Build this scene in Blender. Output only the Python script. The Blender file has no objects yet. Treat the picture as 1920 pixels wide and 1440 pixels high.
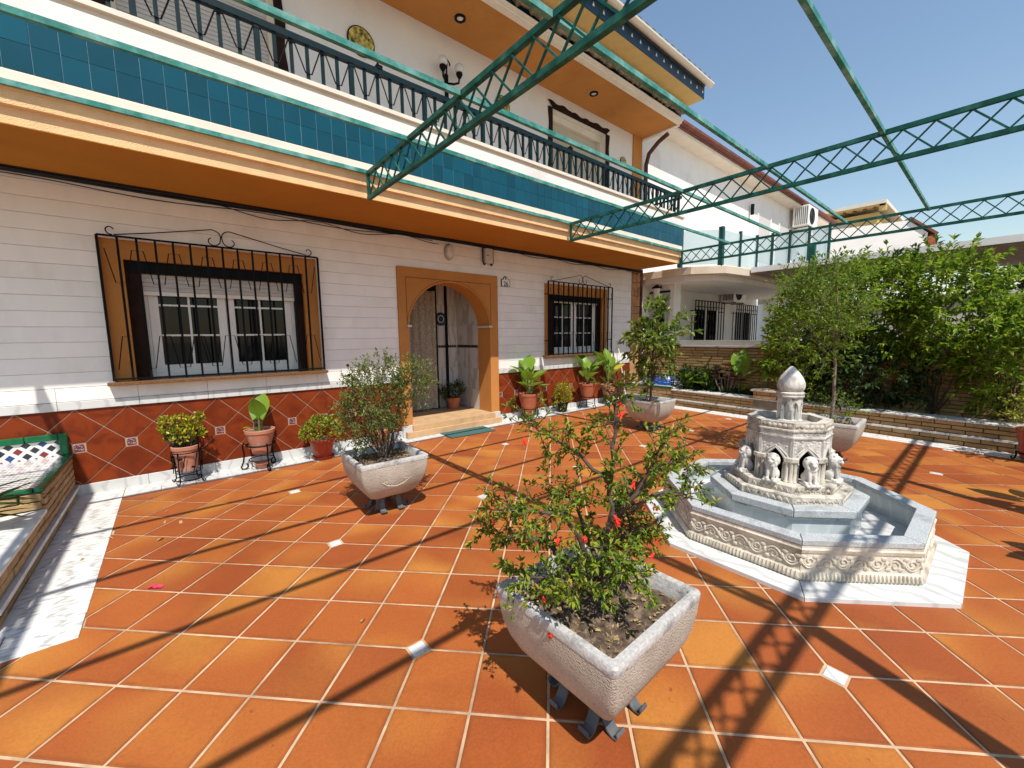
import bpy, bmesh, math, random
import numpy as np
from mathutils import Vector, Matrix
R_ = math.radians
scene = bpy.context.scene
# ---------------------------------------------------------------- camera, sky, sun, exposure
cam_d = bpy.data.cameras.new('camera'); cam = bpy.data.objects.new('camera', cam_d)
scene.collection.objects.link(cam); scene.camera = cam
cam_d.sensor_width = 36.0; cam_d.lens = 36.0 * 760.72 / 1920.0
cam_d.clip_start = 0.05; cam_d.clip_end = 2000.0
CX, CY, CZ = Vector((0.76695528, -0.64159404, -0.01169123)), Vector((0.08369309, 0.08194919, 0.99311621)), Vector((-0.63621935, -0.76265419, 0.11654835))
CAM = Vector((-0.84938, -6.00808, 1.59637))
cam.matrix_world = Matrix(((CX.x, CY.x, CZ.x, CAM.x), (CX.y, CY.y, CZ.y, CAM.y), (CX.z, CY.z, CZ.z, CAM.z), (0, 0, 0, 1)))
SUN = Vector((-0.215, -0.56, 1.0)).normalized()          # towards the sun
world = bpy.data.worlds.new('World'); scene.world = world; world.use_nodes = True
wn = world.node_tree; bg = wn.nodes['Background']
sky = wn.nodes.new('ShaderNodeTexSky'); sky.sky_type = 'NISHITA'; sky.sun_disc = False
sky.sun_elevation = math.asin(SUN.z); sky.sun_rotation = math.atan2(SUN.x, SUN.y)
sky.altitude = 0; sky.air_density = 1.5; sky.dust_density = 0.3; sky.ozone_density = 2.0
wn.links.new(sky.outputs[0], bg.inputs[0]); bg.inputs[1].default_value = 0.125
sun_d = bpy.data.lights.new('sun', 'SUN'); sun_d.energy = 5.0; sun_d.angle = R_(0.53); sun_d.color = (1.0, 0.955, 0.88)
sun = bpy.data.objects.new('sun', sun_d); scene.collection.objects.link(sun)
sun.rotation_euler = SUN.to_track_quat('Z', 'Y').to_euler(); sun.location = (-5, -12, 20)
scene.view_settings.view_transform = 'Standard'; scene.view_settings.look = 'None'
scene.view_settings.exposure = 0.26; scene.view_settings.gamma = 1.0
scene.view_settings.use_curve_mapping = False
scene.cycles.max_bounces = 8; scene.cycles.transparent_max_bounces = 8

# ---------------------------------------------------------------- materials
MAT = {}
def new_mat(name):
    m = bpy.data.materials.new(name); m.use_nodes = True
    nt = m.node_tree; b = nt.nodes['Principled BSDF']; MAT[name] = m
    return m, nt, b
def nd(nt, typ, **kw):
    n = nt.nodes.new(typ)
    for k, v in kw.items():
        if k.startswith('i_'):
            key = k[2:]; n.inputs[int(key) if key.isdigit() else key].default_value = v
        else: setattr(n, k, v)
    return n
def L(nt, a, b): nt.links.new(a, b)
def ramp(nt, stops, fac, interp='LINEAR'):
    r = nt.nodes.new('ShaderNodeValToRGB'); cr = r.color_ramp; cr.interpolation = interp
    while len(cr.elements) < len(stops): cr.elements.new(0.5)
    for e, (p, c) in zip(cr.elements, stops): e.position = p; e.color = (c[0], c[1], c[2], 1)
    L(nt, fac, r.inputs[0]); return r.outputs[0]
def coords(nt, rnd=True, world=False, scale=None):
    """object (or world) coordinates, shifted for each object so that repeats differ"""
    if world: v = nd(nt, 'ShaderNodeNewGeometry').outputs['Position']
    else: v = nd(nt, 'ShaderNodeTexCoord').outputs['Object']
    if rnd:
        oi = nd(nt, 'ShaderNodeObjectInfo'); mu = nd(nt, 'ShaderNodeMath', operation='MULTIPLY'); mu.inputs[1].default_value = 57.0
        L(nt, oi.outputs['Random'], mu.inputs[0])
        ad = nd(nt, 'ShaderNodeVectorMath', operation='ADD'); L(nt, v, ad.inputs[0]); L(nt, mu.outputs[0], ad.inputs[1]); v = ad.outputs[0]
    if scale:
        mp = nd(nt, 'ShaderNodeMapping'); mp.inputs['Scale'].default_value = scale; L(nt, v, mp.inputs[0]); v = mp.outputs[0]
    return v
def noise(nt, v, scale, detail=4, rough=0.55, dist=0.0):
    n = nd(nt, 'ShaderNodeTexNoise'); n.inputs['Scale'].default_value = scale; n.inputs['Detail'].default_value = detail
    n.inputs['Roughness'].default_value = rough; n.inputs['Distortion'].default_value = dist
    L(nt, v, n.inputs['Vector']); return n.outputs[0]
def mixc(nt, a, b, fac, mode='MIX'):
    m = nd(nt, 'ShaderNodeMix', data_type='RGBA', blend_type=mode)
    for sock, val in ((m.inputs[0], fac), (m.inputs[6], a), (m.inputs[7], b)):
        if isinstance(val, (int, float)): sock.default_value = val
        elif isinstance(val, tuple): sock.default_value = (val[0], val[1], val[2], 1)
        else: L(nt, val, sock)
    return m.outputs[2]
def bump(nt, b, h, strength=0.3, dist=0.01):
    bp = nd(nt, 'ShaderNodeBump'); bp.inputs['Strength'].default_value = strength; bp.inputs['Distance'].default_value = dist
    L(nt, h, bp.inputs['Height']); L(nt, bp.outputs[0], b.inputs['Normal'])
def plain(name, col, rough=0.5, metal=0.0, var=0.12, scale=8.0, bump_s=0.0, bscale=60.0, rnd=True, dirt=None, spec=0.25, world=False, stretch=None, objvar=0.0):
    """a base colour with mottling, optional stains of their own shape and fine relief"""
    m, nt, b = new_mat(name); v = coords(nt, rnd, world, stretch)
    n = noise(nt, v, scale, 5)
    lo = tuple(c * (1 - var) for c in col); hi = tuple(min(1, c * (1 + var)) for c in col)
    c = ramp(nt, [(0.3, lo), (0.7, hi)], n)
    if dirt:
        dc, dscale, t0, t1 = dirt
        f = ramp(nt, [(t0, (0, 0, 0)), (t1, (1, 1, 1))], noise(nt, v, dscale, 7, 0.65))
        c = mixc(nt, c, dc, f)
    if objvar:
        k = ramp(nt, [(0, (1 - objvar,) * 3), (1, (1 + objvar,) * 3)], nd(nt, 'ShaderNodeObjectInfo').outputs['Random']); c = mixc(nt, c, k, 1.0, 'MULTIPLY')
    L(nt, c, b.inputs['Base Color']); b.inputs['Roughness'].default_value = rough; b.inputs['Metallic'].default_value = metal
    b.inputs['Specular IOR Level'].default_value = spec
    if bump_s: bump(nt, b, noise(nt, v, bscale, 4), bump_s)
    return m

# floor tiles: flame-fired terracotta, each tile its own blend
m, nt, b = new_mat('terracotta')
oi = nd(nt, 'ShaderNodeObjectInfo'); v = coords(nt, True)
n1 = noise(nt, v, 1.5, 1, 0.35, 0.3); n2 = noise(nt, v, 1.1, 1, 0.3); n3 = noise(nt, v, 90, 3, 0.7)
base = ramp(nt, [(0.0, (0.262, 0.064, 0.020)), (0.2, (0.305, 0.080, 0.022)), (0.55, (0.332, 0.093, 0.024)), (0.8, (0.350, 0.106, 0.026)), (1.0, (0.285, 0.071, 0.021))], oi.outputs['Random'])
f1 = ramp(nt, [(0.5, (0, 0, 0)), (0.72, (0.85, 0.85, 0.85))], n1)
c = mixc(nt, base, (0.43, 0.175, 0.036), f1)
f2 = ramp(nt, [(0.50, (0, 0, 0)), (0.70, (0.65, 0.65, 0.65))], n2)
c = mixc(nt, c, (0.245, 0.060, 0.020), f2)
f3 = ramp(nt, [(0.35, (0.90, 0.90, 0.90)), (0.65, (1.08, 1.08, 1.08))], n3)
c = mixc(nt, c, f3, 1.0, 'MULTIPLY')
L(nt, c, b.inputs['Base Color']); st = noise(nt, coords(nt, False, True), 0.9, 6, 0.62, 0.5)
c = mixc(nt, c, ramp(nt, [(0.30, (0.80, 0.78, 0.76)), (0.5, (1, 1, 1)), (0.72, (1.06, 1.04, 1.0))], st), 1.0, 'MULTIPLY'); L(nt, c, b.inputs['Base Color'])
L(nt, ramp(nt, [(0.3, (0.34, 0.34, 0.34)), (0.7, (0.62, 0.62, 0.62))], st), b.inputs['Roughness']); b.inputs['Specular IOR Level'].default_value = 0.13
# dirt along the worn tile edges and dark specks
sx = nd(nt, 'ShaderNodeSeparateXYZ'); L(nt, nd(nt, 'ShaderNodeTexCoord').outputs['Object'], sx.inputs[0])
ax_ = nd(nt, 'ShaderNodeMath', operation='ABSOLUTE'); L(nt, sx.outputs[0], ax_.inputs[0]); ay_ = nd(nt, 'ShaderNodeMath', operation='ABSOLUTE'); L(nt, sx.outputs[1], ay_.inputs[0])
mx_ = nd(nt, 'ShaderNodeMath', operation='MAXIMUM'); L(nt, ax_.outputs[0], mx_.inputs[0]); L(nt, ay_.outputs[0], mx_.inputs[1])
ed_ = nd(nt, 'ShaderNodeMath', operation='MULTIPLY_ADD'); L(nt, noise(nt, v, 9, 5, 0.65), ed_.inputs[0]); ed_.inputs[1].default_value = 0.05; L(nt, mx_.outputs[0], ed_.inputs[2])
c = mixc(nt, c, (0.13, 0.040, 0.016), ramp(nt, [(0.170, (0, 0, 0)), (0.192, (0.55, 0.55, 0.55))], ed_.outputs[0]))
c = mixc(nt, c, (0.11, 0.035, 0.014), ramp(nt, [(0.70, (0, 0, 0)), (0.78, (0.6, 0.6, 0.6))], noise(nt, v, 26, 3, 0.6)))
L(nt, c, b.inputs['Base Color'])
bump(nt, b, n3, 0.12, 0.004)
# terracotta for the joined far tiles: random per island
m, nt, b = new_mat('terracotta_far')
gi = nd(nt, 'ShaderNodeNewGeometry'); v = coords(nt, False)
base = ramp(nt, [(0.0, (0.27, 0.066, 0.020)), (0.2, (0.31, 0.082, 0.022)), (0.55, (0.335, 0.095, 0.024)), (0.8, (0.36, 0.115, 0.028)), (1.0, (0.29, 0.073, 0.021))], gi.outputs['Random Per Island'])
c = mixc(nt, base, (0.43, 0.170, 0.028), ramp(nt, [(0.52, (0, 0, 0)), (0.72, (0.7, 0.7, 0.7))], noise(nt, v, 2.1, 2)))
L(nt, c, b.inputs['Base Color']); b.inputs['Roughness'].default_value = 0.48; b.inputs['Specular IOR Level'].default_value = 0.2
plain('grout', (0.50, 0.35, 0.22), 0.9, var=0.22, scale=14, dirt=((0.22, 0.13, 0.075), 2.2, 0.48, 0.72))
# marble
def marble(name, col, vein, wscale=2.2, amt=0.55, rough=0.3, stretch=(1, 1, 1)):
    m, nt, b = new_mat(name); v = coords(nt, True, False, stretch)
    w = nd(nt, 'ShaderNodeTexWave', wave_type='BANDS'); w.inputs['Scale'].default_value = wscale; w.inputs['Distortion'].default_value = 7.0
    w.inputs['Detail'].default_value = 5; w.inputs['Detail Scale'].default_value = 1.6; L(nt, v, w.inputs['Vector'])
    f = ramp(nt, [(0.0, (amt, amt, amt)), (0.22, (0, 0, 0))], w.outputs[1])
    c = mixc(nt, col, vein, f)
    c = mixc(nt, c, tuple(x * 0.72 for x in col), ramp(nt, [(0.52, (0, 0, 0)), (0.75, (0.7, 0.7, 0.7))], noise(nt, v, 3.0, 6, 0.6)))
    L(nt, c, b.inputs['Base Color']); b.inputs['Roughness'].default_value = rough
marble('marble', (0.58, 0.575, 0.555), (0.36, 0.36, 0.36))
marble('marble_old', (0.66, 0.65, 0.62), (0.30, 0.30, 0.29), 5.0, 0.75, 0.42, (0.4, 4.0, 1))
marble('marble_grey', (0.45, 0.50, 0.50), (0.58, 0.62, 0.61), 3.2, 0.6, 0.25)
marble('porch_tile', (0.55, 0.52, 0.49), (0.30, 0.27, 0.25), 2.4, 0.7, 0.3, (1, 1, 0.35))
# walls
plain('siding', (0.80, 0.76, 0.715), 0.62, var=0.04, scale=3, bump_s=0.12, bscale=70, dirt=((0.66, 0.61, 0.55), 1.2, 0.52, 0.82), stretch=(1.6, 1, 0.5), objvar=0.018)
plain('white_plaster', (0.74, 0.70, 0.66), 0.85, var=0.04, scale=2, bump_s=0.25, bscale=45, rnd=False, dirt=((0.55, 0.50, 0.45), 0.9, 0.58, 0.85))
plain('orange_plaster', (0.50, 0.215, 0.060), 0.85, var=0.10, scale=2.2, bump_s=0.45, bscale=60, rnd=False, dirt=((0.33, 0.13, 0.035), 1.1, 0.48, 0.78), spec=0.1)
plain('peach_plaster', (0.84, 0.53, 0.27), 0.9, var=0.09, scale=5, bump_s=0.8, bscale=110, rnd=False, dirt=((0.60, 0.34, 0.16), 1.5, 0.55, 0.85))
plain('soffit_paint', (0.46, 0.19, 0.028), 0.9, var=0.08, scale=1.6, bump_s=0.3, bscale=40, rnd=False, dirt=((0.34, 0.13, 0.02), 0.8, 0.46, 0.75), spec=0.1)
plain('groove_red', (0.22, 0.055, 0.02), 0.8)
plain('cream_trim', (0.72, 0.64, 0.53), 0.6, var=0.06, scale=3, bump_s=0.1, rnd=False, dirt=((0.45, 0.38, 0.28), 2.0, 0.6, 0.85))
plain('blue_tile', (0.0015, 0.058, 0.088), 0.26, var=0.16, scale=1.2, bump_s=0.06, bscale=9, spec=0.35, objvar=0.14)
plain('navy_tile', (0.010, 0.035, 0.060), 0.25, var=0.2, scale=4)
plain('pale_grout', (0.22, 0.36, 0.44), 0.9)
m, nt, b = new_mat('dado_tile'); v = coords(nt, True); oi = nd(nt, 'ShaderNodeObjectInfo')
c = ramp(nt, [(0.0, (0.165, 0.028, 0.008)), (0.5, (0.225, 0.040, 0.010)), (1.0, (0.185, 0.031, 0.008))], oi.outputs['Random'])
c = mixc(nt, c, (0.115, 0.019, 0.007), ramp(nt, [(0.42, (0, 0, 0)), (0.62, (0.75, 0.75, 0.75))], noise(nt, v, 6, 4, 0.6, 0.6)))
L(nt, c, b.inputs['Base Color']); b.inputs['Roughness'].default_value = 0.4; b.inputs['Specular IOR Level'].default_value = 0.1
bump(nt, b, noise(nt, v, 14, 3), 0.12)
plain('dado_grout', (0.38, 0.25, 0.18), 0.9, var=0.1)
m, nt, b = new_mat('insert_tile'); v = coords(nt, False)
ck = nd(nt, 'ShaderNodeTexVoronoi'); ck.inputs['Scale'].default_value = 55; L(nt, v, ck.inputs['Vector'])
L(nt, ramp(nt, [(0.25, (0.42, 0.30, 0.27)), (0.4, (0.12, 0.035, 0.05))], ck.outputs['Distance']), b.inputs['Base Color']); b.inputs['Roughness'].default_value = 0.3
# metal and paint
plain('green_paint', (0.008, 0.078, 0.058), 0.42, var=0.35, scale=10, bump_s=0.1, dirt=((0.035, 0.16, 0.125), 5.0, 0.50, 0.74), spec=0.2)
plain('green_weathered_lit', (0.025, 0.18, 0.145), 0.5, var=0.25, scale=14, bump_s=0.06, dirt=((0.20, 0.40, 0.36), 6.0, 0.42, 0.70))  # weathered green paint, with the pale tone of sunlit purlin sides painted in
plain('green_dark', (0.010, 0.060, 0.060), 0.4, var=0.2, scale=14)
plain('rail_blue', (0.004, 0.017, 0.021), 0.5, var=0.2, scale=10, spec=0.15)
plain('black_iron', (0.005, 0.005, 0.0055), 0.55, var=0.3, scale=20, spec=0.1)
plain('grey_iron', (0.10, 0.105, 0.11), 0.55, var=0.3, scale=16, bump_s=0.2, bscale=40, dirt=((0.03, 0.03, 0.035), 7, 0.5, 0.7))
plain('white_plastic', (0.80, 0.77, 0.72), 0.4, var=0.04)
plain('shutter_grey', (0.54, 0.51, 0.48), 0.5, var=0.05)
plain('shutter_cream', (0.50, 0.45, 0.36), 0.5, var=0.05)
plain('dark_metal', (0.008, 0.009, 0.010), 0.55, var=0.2, spec=0.08)
plain('dark_wood', (0.024, 0.012, 0.008), 0.6, var=0.3, spec=0.08)
plain('brown_pipe', (0.085, 0.030, 0.020), 0.4)
plain('roof_red', (0.165, 0.052, 0.036), 0.7, var=0.25, scale=6, dirt=((0.10, 0.05, 0.04), 2, 0.5, 0.75))
plain('roof_tile', (0.10, 0.085, 0.075), 0.8, var=0.4, scale=12)
plain('sill_stone', (0.16, 0.075, 0.030), 0.35, var=0.35, scale=60)
m, nt, b = new_mat('glass_dark'); b.inputs['Base Color'].default_value = (0.006, 0.007, 0.009, 1); b.inputs['Roughness'].default_value = 0.03; b.inputs['Specular IOR Level'].default_value = 0.22
m, nt, b = new_mat('milk_glass'); b.inputs['Base Color'].default_value = (0.62, 0.59, 0.55, 1); b.inputs['Roughness'].default_value = 0.2
m, nt, b = new_mat('balustrade_glass'); nt.nodes.remove(b)
tb = nd(nt, 'ShaderNodeBsdfTransparent'); tb.inputs[0].default_value = (0.90, 0.96, 0.97, 1)
db = nd(nt, 'ShaderNodeBsdfTranslucent'); db.inputs[0].default_value = (0.72, 0.80, 0.82, 1)
dd = nd(nt, 'ShaderNodeBsdfDiffuse'); dd.inputs[0].default_value = (0.66, 0.76, 0.78, 1)
gl = nd(nt, 'ShaderNodeBsdfGlossy'); gl.inputs['Roughness'].default_value = 0.12
m1 = nd(nt, 'ShaderNodeMixShader'); m1.inputs[0].default_value = 0.5; L(nt, db.outputs[0], m1.inputs[1]); L(nt, dd.outputs[0], m1.inputs[2])
m2 = nd(nt, 'ShaderNodeMixShader'); m2.inputs[0].default_value = 0.55; L(nt, tb.outputs[0], m2.inputs[1]); L(nt, m1.outputs[0], m2.inputs[2])
m3 = nd(nt, 'ShaderNodeMixShader'); m3.inputs[0].default_value = 0.06; L(nt, m2.outputs[0], m3.inputs[1]); L(nt, gl.outputs[0], m3.inputs[2])
L(nt, m3.outputs[0], nt.nodes['Material Output'].inputs[0])
# stone, brick, clay
m, nt, b = new_mat('cast_stone'); v = coords(nt, True)
vo = nd(nt, 'ShaderNodeTexVoronoi'); vo.inputs['Scale'].default_value = 125; L(nt, v, vo.inputs['Vector'])
n2 = noise(nt, v, 5, 5)
c = ramp(nt, [(0.3, (0.40, 0.345, 0.275)), (0.7, (0.54, 0.485, 0.405))], n2)
c = mixc(nt, c, (0.30, 0.25, 0.20), ramp(nt, [(0.55, (0, 0, 0)), (0.8, (0.6, 0.6, 0.6))], vo.outputs['Distance']))
c = mixc(nt, c, (0.25, 0.18, 0.15), ramp(nt, [(0.55, (0, 0, 0)), (0.8, (0.7, 0.7, 0.7))], noise(nt, v, 2.3, 5)))
L(nt, c, b.inputs['Base Color']); b.inputs['Roughness'].default_value = 0.9
bump(nt, b, vo.outputs['Distance'], 0.5, 0.006)
plain('cast_rim', (0.43, 0.41, 0.39), 0.8, var=0.22, scale=70, bump_s=0.35, bscale=120, dirt=((0.13, 0.125, 0.12), 6, 0.54, 0.68))
plain('granite', (0.40, 0.415, 0.42), 0.5, var=0.32, scale=110, bump_s=0.05, dirt=((0.20, 0.20, 0.19), 5, 0.52, 0.76))
plain('carved_stone', (0.52, 0.475, 0.40), 0.88, var=0.15, scale=14, bump_s=0.5, bscale=60, dirt=((0.11, 0.095, 0.08), 8, 0.48, 0.68), stretch=(1, 1, 0.45))
plain('carved_pale', (0.58, 0.55, 0.50), 0.88, var=0.12, scale=14, bump_s=0.5, bscale=50, dirt=((0.13, 0.12, 0.11), 9, 0.48, 0.68), stretch=(1, 1, 0.4))
plain('carved_cream', (0.59, 0.53, 0.43), 0.88, var=0.14, scale=12, bump_s=0.45, bscale=60, dirt=((0.22, 0.17, 0.13), 5, 0.48, 0.72), stretch=(1, 1, 0.5))
m, nt, b = new_mat('brick'); v = coords(nt, True); oi = nd(nt, 'ShaderNodeObjectInfo')
c = ramp(nt, [(0.0, (0.30, 0.185, 0.075)), (0.35, (0.42, 0.28, 0.125)), (0.7, (0.35, 0.21, 0.085)), (1.0, (0.46, 0.31, 0.16))], oi.outputs['Random'])
c = mixc(nt, c, (0.20, 0.115, 0.05), ramp(nt, [(0.5, (0, 0, 0)), (0.75, (0.7, 0.7, 0.7))], noise(nt, v, 16, 5)))
L(nt, c, b.inputs['Base Color']); b.inputs['Roughness'].default_value = 0.85; bump(nt, b, noise(nt, v, 60, 4), 0.3)
m, nt, b = new_mat('brick_far'); v = coords(nt, False); gi = nd(nt, 'ShaderNodeNewGeometry')
c = ramp(nt, [(0.0, (0.30, 0.185, 0.070)), (0.35, (0.44, 0.29, 0.115)), (0.7, (0.37, 0.22, 0.08)), (1.0, (0.47, 0.32, 0.14))], gi.outputs['Random Per Island'])
L(nt, c, b.inputs['Base Color']); b.inputs['Roughness'].default_value = 0.85; bump(nt, b, noise(nt, v, 60, 4), 0.3)
plain('red_brick', (0.27, 0.075, 0.04), 0.85, var=0.35, scale=9)
plain('mortar', (0.20, 0.16, 0.11), 0.95, var=0.2)
plain('clay', (0.40, 0.125, 0.060), 0.75, var=0.14, scale=9, bump_s=0.06, dirt=((0.52, 0.30, 0.22), 5, 0.58, 0.8))
plain('clay_pale', (0.47, 0.20, 0.125), 0.8, var=0.10, scale=8, bump_s=0.08, dirt=((0.56, 0.36, 0.28), 5, 0.55, 0.75))
plain('clay_red', (0.34, 0.060, 0.028), 0.35, var=0.12, scale=9)
plain('soil', (0.085, 0.058, 0.040), 0.95, var=0.6, scale=30, bump_s=1.0, bscale=45, dirt=((0.21, 0.15, 0.10), 28, 0.50, 0.62))
plain('travertine', (0.50, 0.32, 0.17), 0.5, var=0.15, scale=6, bump_s=0.05)
plain('concrete', (0.36, 0.33, 0.29), 0.9, var=0.15, scale=4, bump_s=0.2, dirt=((0.20, 0.18, 0.16), 2.5, 0.5, 0.75))
plain('green_glaze', (0.010, 0.115, 0.045), 0.12, var=0.2, scale=20)
plain('stone_clad', (0.42, 0.22, 0.10), 0.85, var=0.25, scale=7, bump_s=0.3)
plain('ground_earth', (0.30, 0.26, 0.21), 0.95, var=0.2, scale=0.6, world=True)
plain('yellow_wall', (0.62, 0.44, 0.17), 0.9, var=0.05)
plain('beige_slab', (0.60, 0.49, 0.38), 0.85, var=0.06, scale=2, dirt=((0.42, 0.33, 0.25), 1.6, 0.55, 0.8))
plain('brown_slat', (0.21, 0.135, 0.085), 0.7, var=0.2, scale=5)
plain('grey_paint', (0.40, 0.41, 0.42), 0.7, var=0.05)
plain('mat_green', (0.055, 0.13, 0.12), 1.0, var=0.25, scale=90, bump_s=0.8, bscale=260)
plain('blue_plastic', (0.015, 0.10, 0.42), 0.4, var=0.1)
plain('teal_plastic', (0.01, 0.055, 0.06), 0.4)
plain('pink_foil', (0.75, 0.03, 0.12), 0.3, var=0.35, scale=60)
plain('dry_leaf', (0.34, 0.23, 0.10), 0.8, var=0.4, scale=12)
plain('awning_cloth', (0.22, 0.17, 0.115), 0.95, var=0.5, scale=16, bump_s=0.5)
plain('bark', (0.085, 0.062, 0.045), 0.95, var=0.35, scale=26, bump_s=0.6, bscale=50)
plain('bark_pale', (0.19, 0.155, 0.115), 0.95, var=0.35, scale=26, bump_s=0.5, bscale=50)
plain('petal_red', (0.70, 0.035, 0.018), 0.5, var=0.2, scale=30)
plain('curtain', (0.36, 0.31, 0.25), 0.95, var=0.35, scale=26)
plain('water_pale', (0.50, 0.58, 0.56), 0.15, var=0.1, scale=3)
plain('rubber', (0.014, 0.014, 0.015), 0.6)
plain('picture_glaze', (0.42, 0.33, 0.08), 0.25, var=0.9, scale=16, dirt=((0.05, 0.035, 0.02), 11, 0.50, 0.62))
plain('blue_glaze', (0.03, 0.05, 0.09), 0.25, var=0.8, scale=30)
def leaf_mat(name, stops, rough=0.42, trans=0.34, tcol=(0.22, 0.36, 0.03)):
    m, nt, b = new_mat(name); gi = nd(nt, 'ShaderNodeNewGeometry')
    c = ramp(nt, stops, gi.outputs['Random Per Island'])
    L(nt, c, b.inputs['Base Color']); b.inputs['Roughness'].default_value = rough; b.inputs['Specular IOR Level'].default_value = 0.22
    t = nd(nt, 'ShaderNodeBsdfTranslucent'); L(nt, mixc(nt, c, tcol, 0.5), t.inputs[0])
    x = nd(nt, 'ShaderNodeMixShader'); x.inputs[0].default_value = trans
    L(nt, b.outputs[0], x.inputs[1]); L(nt, t.outputs[0], x.inputs[2]); L(nt, x.outputs[0], nt.nodes['Material Output'].inputs[0])
leaf_mat('leaf_pom', [(0, (0.040, 0.090, 0.010)), (0.4, (0.125, 0.20, 0.018)), (0.9, (0.32, 0.36, 0.035)), (0.97, (0.40, 0.26, 0.05)), (1, (0.30, 0.14, 0.04))])
leaf_mat('leaf_grey', [(0, (0.055, 0.085, 0.028)), (0.5, (0.14, 0.18, 0.05)), (0.93, (0.28, 0.29, 0.09)), (1, (0.34, 0.26, 0.08))], 0.5)
leaf_mat('leaf_citrus', [(0, (0.05, 0.10, 0.018)), (0.45, (0.15, 0.21, 0.04)), (1, (0.36, 0.38, 0.10))], 0.32, 0.34)
leaf_mat('leaf_bush', [(0, (0.045, 0.105, 0.010)), (0.35, (0.13, 0.23, 0.018)), (0.75, (0.27, 0.36, 0.03)), (1, (0.42, 0.46, 0.06))], 0.38, 0.48)
leaf_mat('leaf_olive', [(0, (0.05, 0.105, 0.012)), (0.6, (0.14, 0.22, 0.022)), (1, (0.28, 0.34, 0.05))], 0.5, 0.45)
leaf_mat('leaf_yellow', [(0, (0.10, 0.13, 0.012)), (0.4, (0.28, 0.28, 0.022)), (1, (0.55, 0.47, 0.04))], 0.35, 0.25)
leaf_mat('leaf_box', [(0, (0.07, 0.10, 0.012)), (0.4, (0.19, 0.22, 0.022)), (1, (0.42, 0.42, 0.05))], 0.35, 0.25)
leaf_mat('leaf_big', [(0, (0.10, 0.21, 0.020)), (1, (0.21, 0.33, 0.035))], 0.35, 0.38)
leaf_mat('leaf_big_yellow', [(0, (0.42, 0.36, 0.03)), (1, (0.45, 0.40, 0.05))], 0.4, 0.3, (0.5, 0.4, 0.05))
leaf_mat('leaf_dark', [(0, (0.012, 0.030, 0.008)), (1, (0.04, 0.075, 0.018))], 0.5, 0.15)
leaf_mat('leaf_purple', [(0, (0.045, 0.014, 0.020)), (1, (0.15, 0.040, 0.050))], 0.4, 0.15, (0.15, 0.04, 0.04))
leaf_mat('stem_green', [(0, (0.10, 0.15, 0.03)), (1, (0.16, 0.20, 0.05))], 0.5, 0.1)
# zellige star pattern of the bench tops (flat print)
def zellige(name, scale, cols, rot=(0, 0, 45)):
    m, nt, b = new_mat(name); v = coords(nt, False, False, (scale, 0 if rot[1] else scale, scale if rot[1] else 0))
    mp = nd(nt, 'ShaderNodeMapping'); mp.inputs['Rotation'].default_value = tuple(R_(a) for a in rot); L(nt, v, mp.inputs[0])
    vr = nd(nt, 'ShaderNodeTexVoronoi', distance='CHEBYCHEV'); vr.inputs['Scale'].default_value = 1.0; vr.inputs['Randomness'].default_value = 0.0
    L(nt, mp.outputs[0], vr.inputs['Vector'])
    f = ramp(nt, [(0.0, (1, 1, 1)), (0.30, (1, 1, 1)), (0.31, (0, 0, 0))], vr.outputs['Distance'], 'CONSTANT')
    cc = ramp(nt, [(i / len(cols), c) for i, c in enumerate(cols)], nd_sep(nt, vr.outputs['Color']), 'CONSTANT')
    L(nt, mixc(nt, (0.68, 0.66, 0.62), cc, f), b.inputs['Base Color']); b.inputs['Roughness'].default_value = 0.15
def nd_sep(nt, c):
    s = nd(nt, 'ShaderNodeSeparateColor'); L(nt, c, s.inputs[0]); return s.outputs[0]
zellige('zellige_fine', 24.0, [(0.30, 0.25, 0.27), (0.24, 0.10, 0.09), (0.16, 0.14, 0.16), (0.34, 0.28, 0.30)])
zellige('zellige_bold', 13.0, [(0.02, 0.02, 0.025), (0.20, 0.02, 0.02), (0.02, 0.025, 0.03), (0.02, 0.05, 0.18), (0.03, 0.03, 0.03)], (0, 45, 0))
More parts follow.
